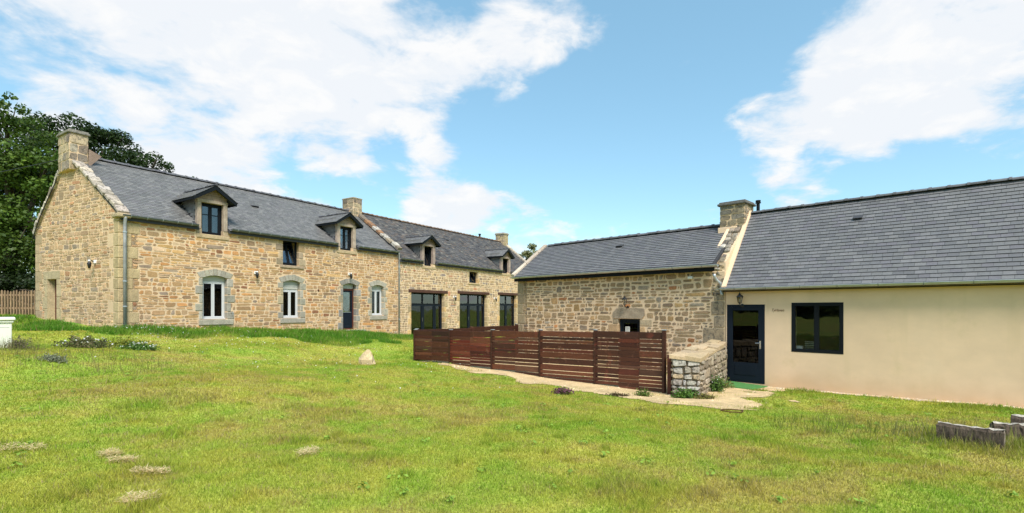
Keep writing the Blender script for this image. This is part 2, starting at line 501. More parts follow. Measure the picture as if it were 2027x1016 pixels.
def masonry(cells, bounds, holes, r, joint=(.008, .018), minarea=.0018, pull=(.25, .95)):
    """bounds: half planes (a,b,c) kept; holes: rectangles cut away"""
    out = []
    for p in cells:
        for hp in bounds:
            p = clip(p, *hp)
            if len(p) < 3: break
        if len(p) < 3: continue
        ok = True
        for (a0, a1, b0, b1) in holes:
            xs = [q[0] for q in p]; ys = [q[1] for q in p]
            if max(xs) <= a0 or min(xs) >= a1 or max(ys) <= b0 or min(ys) >= b1: continue
            best = max((clip(p, 1, 0, a0), clip(p, -1, 0, -a1), clip(p, 0, 1, b0), clip(p, 0, -1, -b1)), key=lambda q: area(q))
            if area(best) < minarea: ok = False; break
            p = best
        if not ok: continue
        p = inset(p, r.uniform(*joint))
        if len(p) < 3 or area(p) < minarea: continue
        p = round_poly(p, r)
        # pull every outline part of the way to an ellipse and break it up, so no two stones are alike
        x0, x1 = min(q[0] for q in p), max(q[0] for q in p); y0, y1 = min(q[1] for q in p), max(q[1] for q in p)
        cx, cy, hx, hy = (x0 + x1) / 2, (y0 + y1) / 2, (x1 - x0) / 2, (y1 - y0) / 2
        k = r.uniform(*pull); sk = r.uniform(-.12, .12); q2 = []
        for x, y in p:
            dx, dy = (x - cx) / hx, (y - cy) / hy; l = math.hypot(dx, dy) + 1e-6; f = 1 - k + k / max(l, .6)
            q2.append((cx + (dx * f + sk * dy * f * hy / hx) * hx + r.uniform(-.008, .008), cy + dy * f * hy * (1 + sk * dx) + r.uniform(-.007, .007)))
        p = q2
        if area(p) > minarea: out.append(p)
    return out


def stone(mb, p, fn, col, r, proud=(.006, .022), bev=.014):
    n = len(p); cx = sum(q[0] for q in p) / n; cy = sum(q[1] for q in p) / n
    pr = r.uniform(*proud); tx, ty = r.uniform(-.05, .05), r.uniform(-.06, .06)
    a = [fn(x, y, -.03) for x, y in p]
    b = []; 
    for x, y in p:
        dx, dy = cx - x, cy - y; l = math.hypot(dx, dy) + 1e-6; k = min(bev * r.uniform(.6, 1.4) / l, .4)
        b.append(fn(x + dx * k, y + dy * k, max(.002, pr + tx * (x - cx) + ty * (y - cy) + r.uniform(-.003, .003))))
    c = [fn(cx + r.uniform(-.3, .3) * .1, cy + r.uniform(-.02, .02), pr + r.uniform(-.003, .005))]
    fs = [(i, (i + 1) % n, n + (i + 1) % n, n + i) for i in range(n)] + [(n + i, n + (i + 1) % n, 2 * n) for i in range(n)]
    mb.add(a + b + c, fs, col)


CAMV = Vector((0, 0, 2.1))


def emit_pieces(pieces, name, m, parent, root, limit=300, smooth=False):
    """pieces: list of (builder_fn(mb), key point local, size): largest in view become objects, rest one joined part"""
    mw = root.matrix_basis
    def score(q):
        w = mw @ Vector(q[1]); d = w - CAMV
        if d.y < 1 or abs(d.x / d.y) > 1.1: return -1
        return q[2] / d.length_squared
    pieces = sorted(pieces, key=score, reverse=True)
    rest = MB()
    for i, q in enumerate(pieces):
        if i < limit:
            mb = MB(); q[0](mb); mb.build(name, m, parent, smooth)
        else: q[0](rest)
    if rest.v: rest.build(name + '_infill', m, parent, smooth, 'stuff')


def wall_body(mb, u0, u1, z0, z1, holes, b0, b1):
    us = sorted({u0, u1, *[h[0] for h in holes], *[h[1] for h in holes]})
    us = [u for u in us if u0 <= u <= u1]
    for i in range(len(us) - 1):
        a, b = us[i], us[i + 1]; m_ = (a + b) / 2
        cuts = sorted((max(h[2], z0), min(h[3], z1)) for h in holes if h[0] < m_ < h[1])
        z = z0
        for c0, c1 in cuts:
            if c0 > z: mb.box(a, b, b0, b1, z, c0)
            z = max(z, c1)
        if z < z1: mb.box(a, b, b0, b1, z, z1)

# ------------------------------------------------------------------ terrain
MO = (-12.363, 15.901); MD = (0.5309, 0.8474)          # front corner and direction of the farmhouse facade
RO = (6.159, 14.525); RD = (0.7118, -0.7024)           # corner and direction of the annex facade
TP = np.array([
    (-12.36, 15.9, 1.50), (-10.7, 18.4, 1.42), (-9.1, 21, 1.24), (-7.6, 23.5, 1.04), (-5.7, 26.6, .64), (-3, 31, .58), (0, 36, .55), (3, 41, .5),
    (-15, 18, 1.68), (-17.4, 19.4, 1.85), (-20, 20, 1.88), (-26, 22, 2.1), (-24, 30, 2.4), (-16, 30, 1.8), (-14, 14, 1.5), (-10.3, 10.4, 1.22), (-16, 9, 1.5),
    (-3.2, 16.6, .42), (-4.4, 15.1, .47), (-6.5, 20, .88), (-1.8, 22, .4), (-.6, 15.0, .30), (1.5, 13.6, .17), (3.68, 12.28, .06), (0.2, 20.4, .2), (4.5, 15.5, .1),
    (6.2, 14.5, .05), (7, 13.7, .0), (8.5, 12.2, .03), (10.4, 10.3, .08), (13, 7.5, .12), (18, 16, .1), (5, 10.5, .08), (4.2, 9.8, .12),
    (0, 0, .55), (-3, 4, .68), (4, 4, .40), (0, 6, .50), (0, 9, .42), (-6, 9, .86), (6, 7, .27), (7.5, 7, .25), (2.5, 10.5, .17), (-5, 13, .62), (-8.5, 15, 1.05),
    (0, -8, .6), (-9, -6, .9), (9, -6, .35), (12, 2, .2), (-14, 2, 1.2), (30, 0, .2), (-30, 0, 1.8), (0, -40, .8), (40, 40, .3), (-40, 60, 2.6), (10, 60, .5)])
_A = 1.0 / (((TP[:, None, :2] - TP[None, :, :2]) ** 2).sum(2) + 1.2) ** 1.4
_A /= _A.sum(1, keepdims=True)
_ZC = np.linalg.lstsq(_A, TP[:, 2], rcond=1e-3)[0]


def ground_np(x, y):
    w = 1.0 / ((x[:, None] - TP[None, :, 0]) ** 2 + (y[:, None] - TP[None, :, 1]) ** 2 + 1.2) ** 1.4
    return (w * _ZC).sum(1) / w.sum(1)


def gz(x, y): return float(ground_np(np.array([x]), np.array([y]))[0])


def vnoise(x, y, sc, seed):
    """smooth value noise 0..1"""
    g = np.random.default_rng(seed).random((256, 256))
    X = x * sc + 1000.3; Y = y * sc + 1000.7
    i = np.floor(X).astype(int); j = np.floor(Y).astype(int); fx = X - i; fy = Y - j
    fx = fx * fx * (3 - 2 * fx); fy = fy * fy * (3 - 2 * fy)
    a = g[i % 256, j % 256]; b = g[(i + 1) % 256, j % 256]; c = g[i % 256, (j + 1) % 256]; d = g[(i + 1) % 256, (j + 1) % 256]
    return (a * (1 - fx) + b * fx) * (1 - fy) + (c * (1 - fx) + d * fx) * fy


def in_poly(x, y, poly):
    c = np.zeros(len(x), bool); n = len(poly)
    for i in range(n):
        (x0, y0), (x1, y1) = poly[i], poly[(i + 1) % n]
        t = ((y0 > y) != (y1 > y)) & (x < (x1 - x0) * (y - y0) / (y1 - y0 + 1e-12) + x0)
        c ^= t
    return c


def to_local(x, y, o, d):
    return (x - o[0]) * d[0] + (y - o[1]) * d[1], -(x - o[0]) * d[1] + (y - o[1]) * d[0]


PATH = [(-2.6, 16.3), (-1.9, 15.25), (-1.0, 14.35), (0.0, 13.4), (.8, 12.65), (1.6, 11.85), (2.4, 11.15), (3.2, 10.5), (4.0, 10.1), (4.9, 10.2), (5.45, 10.8), (5.9, 11.6), (6.5, 12.7),
        (7.3, 13.45), (6.2, 14.7), (.6, 20.3), (-2.9, 16.7)]
LUSH = [(-21, 15.5), (-12.6, 14.1), (-9.6, 16.0), (-6.2, 19.8), (-4.6, 21.8), (-3.6, 24.5), (-5.0, 27.0), (-12.4, 16.0), (-19, 19.6)]


def lawn_zone(x, y):
    """(lush 0..1, bare/dry 0..1, green variation)"""
    xx = x + (vnoise(x, y, .9, 3) - .5) * 2.6; yy = y + (vnoise(x, y, .9, 4) - .5) * 2.6
    lush = in_poly(xx, yy, LUSH).astype(float) * (.12 + .88 * np.clip((vnoise(x, y, .7, 9) * .7 + vnoise(x, y, 2.4, 10) * .3 - .28) * 2.8, 0, 1))
    dry = np.clip((vnoise(x, y, .42, 5) * .42 + vnoise(x, y, 1.5, 6) * .30 + vnoise(x, y, 5, 7) * .38 - .54) * 3.6, 0, 1)
    v = vnoise(x, y, .75, 8) * .38 + vnoise(x, y, 2.6, 12) * .34 + vnoise(x, y, 8, 13) * .28
    return lush, dry * (1 - lush), v


G_YEL = np.array([.405, .405, .060]); G_GRN = np.array([.255, .375, .036]); G_LUSH = np.array([.105, .245, .020]); G_DRY = np.array([.45, .34, .09])


def lawn_col(x, y):
    lush, dry, v = lawn_zone(x, y)
    v = np.clip((v - .32) * 2.8, 0, 1)[:, None]
    c = G_YEL * (1 - v) + G_GRN * v
    c = c * (1 - dry[:, None] * .7) + G_DRY * dry[:, None] * .7
    return c * (1 - lush[:, None]) + G_LUSH * lush[:, None]


def build_ground():
    fine_x = np.arange(-26, 22.01, .25); fine_y = np.arange(-6, 44.01, .25)
    far = np.array([1, 3, 7, 14, 28, 55, 110, 230, 500, 1100, 2400.])
    xs = np.concatenate([(-26 - far)[::-1], fine_x, 22 + far]); ys = np.concatenate([(-6 - far)[::-1], fine_y, 44 + far])
    X, Y = np.meshgrid(xs, ys); x = X.ravel(); y = Y.ravel()
    z = np.concatenate([ground_np(x[i:i + 20000], y[i:i + 20000]) for i in range(0, len(x), 20000)])
    z += (vnoise(x, y, .8, 21) - .5) * .05 * (np.abs(x) < 40)
    nx, ny = len(xs), len(ys)
    idx = np.arange(nx * ny).reshape(ny, nx)
    f = np.stack([idx[:-1, :-1], idx[:-1, 1:], idx[1:, 1:], idx[1:, :-1]], -1).reshape(-1, 4)
    me = bpy.data.meshes.new('ground')
    me.from_pydata(np.stack([x, y, z], 1).tolist(), [], f.tolist())
    a = me.attributes.new('Col', 'FLOAT_COLOR', 'POINT')
    c = np.ones((len(x), 4), np.float32); c[:, :3] = lawn_col(x, y) * .92 + np.array([.10, .08, .03]) * .2
    a.data.foreach_set('color', c.ravel())
    me.polygons.foreach_set('use_smooth', [True] * len(me.polygons))
    me.materials.append(MAT['soil'])
    o = bpy.data.objects.new('ground', me); COL.objects.link(o); o['kind'] = 'structure'


build_ground()


def gz2(x, y):
    return ground_np(x, y) + (vnoise(x, y, .8, 21) - .5) * .05


def gzf(x, y): return float(gz2(np.array([x]), np.array([y]))[0])


def sheet(name, poly, m, lift, step=.12, wob=.35, kind='structure', edge_seed=31):
    xs = np.arange(min(p[0] for p in poly) - .6, max(p[0] for p in poly) + .6, step)
    ys = np.arange(min(p[1] for p in poly) - .6, max(p[1] for p in poly) + .6, step)
    X, Y = np.meshgrid(xs, ys); x, y = X.ravel(), Y.ravel()
    z = gz2(x, y) + lift
    cx = (X[:-1, :-1] + step / 2).ravel(); cy = (Y[:-1, :-1] + step / 2).ravel()
    keep = in_poly(cx + (vnoise(cx, cy, 2.2, edge_seed) - .5) * wob * 2, cy + (vnoise(cx, cy, 2.2, edge_seed + 1) - .5) * wob * 2, poly)
    nx, ny = len(xs), len(ys); idx = np.arange(nx * ny).reshape(ny, nx)
    f = np.stack([idx[:-1, :-1], idx[:-1, 1:], idx[1:, 1:], idx[1:, :-1]], -1).reshape(-1, 4)[keep]
    used = np.unique(f); remap = -np.ones(nx * ny, int); remap[used] = np.arange(len(used))
    me = bpy.data.meshes.new(name); me.from_pydata(np.stack([x, y, z], 1)[used].tolist(), [], remap[f].tolist())
    me.polygons.foreach_set('use_smooth', [True] * len(me.polygons))
    me.materials.append(m)
    o = bpy.data.objects.new(name, me); COL.objects.link(o); o['kind'] = kind
    return o


sheet('path', PATH, MAT['gravel'], .014, step=.08, wob=.5)

# ------------------------------------------------------------------ building parts
PAL_MAIN = [(5, (0.485, 0.294, 0.144)), (4, (0.416, 0.251, 0.127)), (3, (0.346, 0.219, 0.127)), (2, (0.531, 0.320, 0.139)), (1.2, (0.507, 0.251, 0.098)), (1, (0.311, 0.229, 0.168)), (.7, (0.300, 0.139, 0.070)), (1.3, (0.553, 0.384, 0.231))]
PAL_GABLE = [(5, (0.485, 0.320, 0.179)), (4, (0.416, 0.278, 0.162)), (3, (0.370, 0.257, 0.162)), (1.5, (0.531, 0.363, 0.208)), (.8, (0.461, 0.245, 0.127)), (1, (0.335, 0.251, 0.185))]
PAL_B2 = [(5, (0.438, 0.294, 0.173)), (4, (0.370, 0.251, 0.156)), (3, (0.311, 0.219, 0.150)), (2, (0.485, 0.320, 0.173)), (.8, (0.438, 0.203, 0.116)), (1.2, (0.289, 0.229, 0.191))]
PAL_BARN = [(5, (0.335, 0.229, 0.131)), (4, (0.282, 0.203, 0.120)), (3, (0.242, 0.176, 0.112)), (2, (0.392, 0.251, 0.120)), (.7, (0.403, 0.192, 0.083)), (1.2, (0.311, 0.262, 0.199)), (1.2, (0.220, 0.171, 0.126))]
GREY = (.36, .325, .26); TAN = (.45, .335, .20); BROWNST = (.35, .265, .175)
SLATE = [(5, (0.164, 0.158, 0.152)), (4, (0.143, 0.139, 0.133)), (3, (0.188, 0.180, 0.171)), (2, (0.153, 0.144, 0.145)), (1, (0.120, 0.116, 0.113))]
SLATE_NEW = [(5, (0.152, 0.149, 0.150)), (4, (0.138, 0.136, 0.140)), (3, (0.166, 0.161, 0.163)), (2, (0.143, 0.136, 0.147)), (1, (0.122, 0.120, 0.124))]
SLATE_OLD = [(5, (.092, .086, .084)), (4, (.075, .072, .074)), (3, (.115, .105, .098)), (2, (.12, .095, .08)), (1, (.055, .053, .055)), (.8, (.17, .155, .135))]


def facade(u, z, d): return (u, -d, z)


def surround(parent, u0, u1, zs, zsp, zc, holes, col, r, arch=True, sill=True, ring=.22, wl=(.13, .25), nv=7, zbot=None, m='granite', silldrop=.2):
    """dressed jambs, arch and sill round an opening; each block its own mesh; cut rectangles appended to holes"""
    ga = .007
    zb = zs if zbot is None else zbot
    for side in (-1, 1):
        z = zb; k = r.randint(0, 1)
        while z < zsp - .02:
            h = min(r.uniform(.26, .36), zsp - z)
            if zsp - z - h < .12: h = zsp - z
            w = (wl[k % 2]) * r.uniform(.85, 1.15); k += 1
            ue = u0 if side < 0 else u1
            a, b = (ue - w, ue + .004) if side < 0 else (ue - .004, ue + w)
            box('jamb_stone', MAT[m], parent, a, b, -.014 - r.uniform(0, .01), .27, z + ga, z + h - ga, bev=.02, col=jit(r.choice((col, col, (col[0] * 1.15, col[1] * 1.02, col[2] * .82), (col[0] * .85, col[1] * .85, col[2] * .85))), .16, r))
            holes.append((a, b, z, z + h)); z += h
    um = (u0 + u1) / 2
    if arch:
        s = zc - zsp; hw = (u1 - u0) / 2; rad = (hw * hw + s * s) / (2 * s); cz = zc - rad
        a1 = math.asin(hw / rad)
        aa = a1 * 1.0
        lim = [-aa + 2 * aa * i / nv for i in range(nv + 1)]
        for i in range(nv):
            t0, t1 = lim[i], lim[i + 1]
            ro = rad + ring * (1.1 if i == nv // 2 else 1)
            e0 = .12 if i == 0 else 0; e1 = .12 if i == nv - 1 else 0
            g = .006 / rad
            pts = []
            for t in (t0 + g, (t0 + t1) / 2, t1 - g): pts.append((um + rad * math.sin(t), cz + rad * math.cos(t)))
            top = [(um + ro * math.sin(t) + (e1 if q == 0 else (-e0 if q == 1 else 0)), cz + ro * math.cos(t)) for q, t in enumerate((t1 - g, t0 + g))]
            if i == 0: pts[0] = (u0 - .10, zsp + .008); top[1] = (u0 - .20, cz + ro * math.cos(t0) - .02)
            if i == nv - 1: pts[-1] = (u1 + .10, zsp + .008); top[0] = (u1 + .20, cz + ro * math.cos(t1) - .02)
            mb = MB(); pr = .016 + r.uniform(0, .008)
            mb.prism(pts + top, facade, pr, -.27, jit(col, .14, r)); mb.build('voussoir', MAT[m], parent)
            xs = [p[0] for p in pts + top]; zz = [p[1] for p in pts + top]
            holes.append((min(xs) - .01, max(xs) + .01, zsp, max(zz) + .012))
    if sill:
        box('sill', MAT[m], parent, u0 - .14, u1 + .22, -.05, .24, zs - silldrop, zs - .004, bev=.016, col=jit(col, .08, r))
        holes.append((u0 - .15, u1 + .23, zs - silldrop - .012, zs))


def frame_mesh(mb, u0, u1, z0, z1, b0, b1, w, M=None):
    mb.box(u0, u0 + w, b0, b1, z0, z1, M=M); mb.box(u1 - w, u1, b0, b1, z0, z1, M=M)
    mb.box(u0 + w, u1 - w, b0, b1, z0, z0 + w, M=M); mb.box(u0 + w, u1 - w, b0, b1, z1 - w, z1, M=M)


def casement(parent, u0, u1, z0, z1, b, fm, fw=.055, sash=.06, leaves=2, bar=None, glass='glass', curtain=None, tilt=0, split=None, leaf_bar=None):
    """window > sash, pane, glazing_bar, curtain"""
    mb = MB(); frame_mesh(mb, u0, u1, z0, z1, b, b + .08, fw)
    win = mb.build('window', MAT[fm], parent)
    iu0, iu1, iz0, iz1 = u0 + fw, u1 - fw, z0 + fw, z1 - fw
    edges = split or [iu0 + (iu1 - iu0) * i / leaves for i in range(leaves + 1)]
    M = None
    if tilt:
        M = Matrix.Translation((0, b + .03, iz0)) @ Matrix.Rotation(-tilt, 4, 'X') @ Matrix.Translation((0, -b - .03, -iz0))
    for i in range(len(edges) - 1):
        a0, a1 = edges[i] + .004, edges[i + 1] - .004
        mb = MB(); frame_mesh(mb, a0, a1, iz0 + .004, iz1 - .004, b - .012, b + .05, sash, M)
        mb.build('sash', MAT[fm], win)
        mb = MB(); mb.box(a0 + sash, a1 - sash, b + .016, b + .022, iz0 + sash + .004, iz1 - sash - .004, M=M)
        mb.build('pane', MAT[glass], win)
        if bar is not None:
            zb = iz0 + (iz1 - iz0) * bar
            mb = MB(); mb.box(a0 + sash, a1 - sash, b - .006, b + .03, zb - .014, zb + .014, M=M)
            mb.build('glazing_bar', MAT[fm], win)
    if curtain:
        mb = MB(); n = 22
        for k in range(n):
            x0 = iu0 + (iu1 - iu0) * k / n; x1 = iu0 + (iu1 - iu0) * (k + 1) / n
            y0 = b + .16 + .02 * math.sin(k * 1.9); y1 = b + .16 + .02 * math.sin((k + 1) * 1.9)
            mb.add([(x0, y0, z0), (x1, y1, z0), (x1, y1, z1), (x0, y0, z1)], [(0, 1, 2, 3)])
        mb.build('curtain', MAT[curtain], win, True)
    return win


def slope_slates(pieces, u0f, u1f, ZE, tan, b0, b1, r, pal, ex=.123, w=.20, skip=None, rough=0.0, lift=.006):
    """pieces for emit_pieces. u0f/u1f: functions of b for the verge lines; skip(u0,u1,b,z) -> True where nothing is laid"""
    cs = math.cos(math.atan(tan)); sn = math.sin(math.atan(tan))
    L = (b1 - b0) / cs; row = 0; s = 0
    while s < L - .02:
        bb = b0 + s * cs
        ua, ub = u0f(bb), u1f(bb)
        u = ua - (w * .5 if row % 2 else 0)
        e = ex * (1 + r.uniform(-.02, .02))
        while u < ub:
            ww = w * r.uniform(.94, 1.06) if not rough else w * r.uniform(.75, 1.25)
            x0, x1 = max(u, ua), min(u + ww, ub); u += ww
            if x1 - x0 < .03: continue
            zc = ZE + tan * bb
            if skip and skip(x0, x1, bb, zc): continue
            th = lift + r.uniform(0, .003) + rough * r.uniform(0, .012)
            s0 = s + r.uniform(-.002, .002) + rough * r.uniform(-.02, .02); s1 = min(s + e * 1.5, L)
            tl = rough * r.uniform(-.012, .012); c = jit(pick(pal, r), (.045 if not rough else .12), r); g = .0022

            def mk(mb, x0=x0, x1=x1, s0=s0, s1=s1, th=th, tl=tl, c=c, g=g):
                def P(x, q, n): return (x, b0 + q * cs - n * sn, ZE + tan * b0 + q * sn + n * cs)
                vs_ = [P(x0 + g, s0, .001), P(x1 - g, s0, .001), P(x1 - g, s1, .001), P(x0 + g, s1, .001),
                       P(x0 + g, s0 + tl, th + .008), P(x1 - g, s0 - tl, th + .008), P(x1 - g, s1, .003), P(x0 + g, s1, .003)]
                mb.add(vs_[4:], [(0, 1, 2, 3)], c)
                mb.add(vs_, [(0, 1, 5, 4), (1, 2, 6, 5), (3, 0, 4, 7)], (c[0] * .28, c[1] * .28, c[2] * .28))   # slate edges dark and dirty, deepened in colour for the shadow seams
            pieces.append((mk, ((x0 + x1) / 2, bb, zc), (x1 - x0) * ex))
        s += e; row += 1


def ridge_tiles(parent, u0, u1, b, z, r, axis='u', L=.42, rad=.095, col=(.10, .10, .11), m='ridge', drop=.03):
    n = max(1, int(round((u1 - u0) / L))); L = (u1 - u0) / n
    for i in range(n):
        a = u0 + i * L; c = jit(col, .2, r); dz = r.uniform(-.008, .008)
        mb = MB(); seg = 8; vs_ = []; fs = []
        prof = [(0, 1.0), (L - .05, .96), (L - .05, 1.18), (L + .012, 1.18)]
        for x, k in prof:
            for j in range(seg + 1):
                t = math.pi * (j / seg); y, zz = math.cos(t) * rad * k * 1.15, math.sin(t) * rad * k * .8 - drop + dz
                vs_.append((a + x, b + y, z + zz) if axis == 'u' else (b + y, a + x, z + zz))
        for p in range(len(prof) - 1):
            for j in range(seg):
                q = p * (seg + 1) + j; fs.append((q, q + 1, q + seg + 2, q + seg + 1))
        fs.append(tuple(range(seg + 1))); fs.append(tuple((len(prof) - 1) * (seg + 1) + j for j in range(seg + 1))[::-1])
        mb.add(vs_, fs, c); mb.build('ridge_tile', MAT[m], parent, False)


def gutter(parent, u0, u1, b, z, rad=.065, m='zinc', brackets=.42, bm='zinc_pale'):
    mb = MB(); seg = 8; vs_ = []; fs = []
    for x in (u0, u1):
        for k, rr in ((0, rad), (1, rad - .008)):
            for j in range(seg + 1):
                t = math.pi + math.pi * j / seg
                vs_.append((x, b + math.cos(t) * rr, z + math.sin(t) * rr))
    n = seg + 1
    for k in (0, 1):
        for j in range(seg): fs.append((k * n + j, k * n + j + 1, 2 * n + k * n + j + 1, 2 * n + k * n + j))
    for j in (0, seg): fs.append((j, n + j, 3 * n + j, 2 * n + j))
    for e in (0, 1): fs.append(tuple(e * 2 * n + j for j in range(n)))
    mb.add(vs_, fs)
    mb.tube([(u0, b - rad, z), (u1, b - rad, z)], .011, 6)
    g = mb.build('gutter', MAT[m], parent, False)
    if brackets:
        k = int((u1 - u0) / brackets)
        for i in range(k):
            x = u0 + (i + .5) * (u1 - u0) / k
            mb = MB()
            pts = [(x, b + math.cos(t) * (rad + .006), z + math.sin(t) * (rad + .006)) for t in [math.pi * .93 + math.pi * 1.05 * j / 6 for j in range(7)]]
            mb.tube(pts, .008, 5); mb.build('gutter_bracket', MAT[bm], g)
    return g


def downpipe(parent, pts, rad=.045, m='pipe_grey', clips=(), cm='pipe_grey'):
    mb = MB(); mb.tube(pts, rad, 12); p = mb.build('downpipe', MAT[m], parent, True)
    for (x, y, z) in clips:
        mb = MB(); mb.tube([(x, y, z - .02), (x, y, z + .02)], rad + .012, 12); mb.build('pipe_clip', MAT[cm], p)
    return p


def chimney(parent, root, u0, u1, b0, b1, z0, z1, r, pal, m='lichen_stone', course=.28, cap=.13, over=.05, capm='lichen_stone', capcol=(.22, .20, .17), joint=(.006, .012)):
    mb = MB(); mb.box(u0 + .01, u1 - .01, b0 + .01, b1 - .01, z0, z1)
    core = mb.build('chimney', MAT['mortar'], parent)
    faces = [(u0, u1, lambda a, z, d: (a, b0 - d + .01, z)), (b0, b1, lambda a, z, d: (u0 + .01 - d, a, z)), (b0, b1, lambda a, z, d: (u1 - .01 + d, a, z)), (u0, u1, lambda a, z, d: (a, b1 + d - .01, z))]
    for a0, a1, fn in faces:
        cells = []; z = z0; k = 0
        while z < z1 - .03:
            h = min(course * r.uniform(.85, 1.15), z1 - z)
            if z1 - z - h < .1: h = z1 - z
            n = max(1, int(round((a1 - a0) / r.uniform(.26, .42))))
            xs = [a0] + sorted(a0 + (a1 - a0) * (i + r.uniform(-.2, .2)) / n for i in range(1, n)) + [a1]
            for i in range(n): cells.append([(xs[i], z), (xs[i + 1], z), (xs[i + 1], z + h), (xs[i], z + h)])
            z += h; k += 1
        for p in masonry(cells, [], [], r, joint, pull=(.0, .12)):
            mb = MB(); stone(mb, p, fn, jit(pick(pal, r), .15, r), r, (.006, .016), .010); mb.build('stone', MAT[m], core, False)
    if cap:
        mb = MB(); mb.bbox_(u0 - over, u1 + over, b0 - over, b1 + over, z1, z1 + cap * .6, .02, capcol)
        mb.bbox_(u0 - over * .3, u1 + over * .3, b0 - over * .3, b1 + over * .3, z1 + cap * .6 - .01, z1 + cap, .03, capcol)
        mb.build('chimney_cap', MAT[capm], core)
    return core


def coping(parent, uf, w, b0, z0, b1, z1, r, pal, m='lichen_stone', L=(.24, .42), th=(.06, .10), name='coping_stone', gap=.006, wob=1.0):
    """stones laid up a verge; uf(b) = left edge of the verge"""
    n_l = math.hypot(b1 - b0, z1 - z0); ang = math.atan2(z1 - z0, b1 - b0); s = 0
    while s < n_l - .05:
        l = min(r.uniform(*L), n_l - s)
        t = r.uniform(*th); bb = b0 + (s + l / 2) * math.cos(ang); zz = z0 + (s + l / 2) * math.sin(ang)
        M = Matrix.Translation((uf(bb) + r.uniform(-.03, .03) * wob, bb, zz)) @ Matrix.Rotation(ang + r.uniform(-.04, .04) * wob, 4, 'X') @ Matrix.Rotation(r.uniform(-.05, .05) * wob, 4, 'Y')
        box(name, MAT[m], parent, -.0, w * r.uniform(.9, 1.1), -l / 2 + gap, l / 2 - gap, -.06, t, bev=.018, col=jit(pick(pal, r), .15, r), M=M)
        s += l


WOODG = (.36, .28, .215)


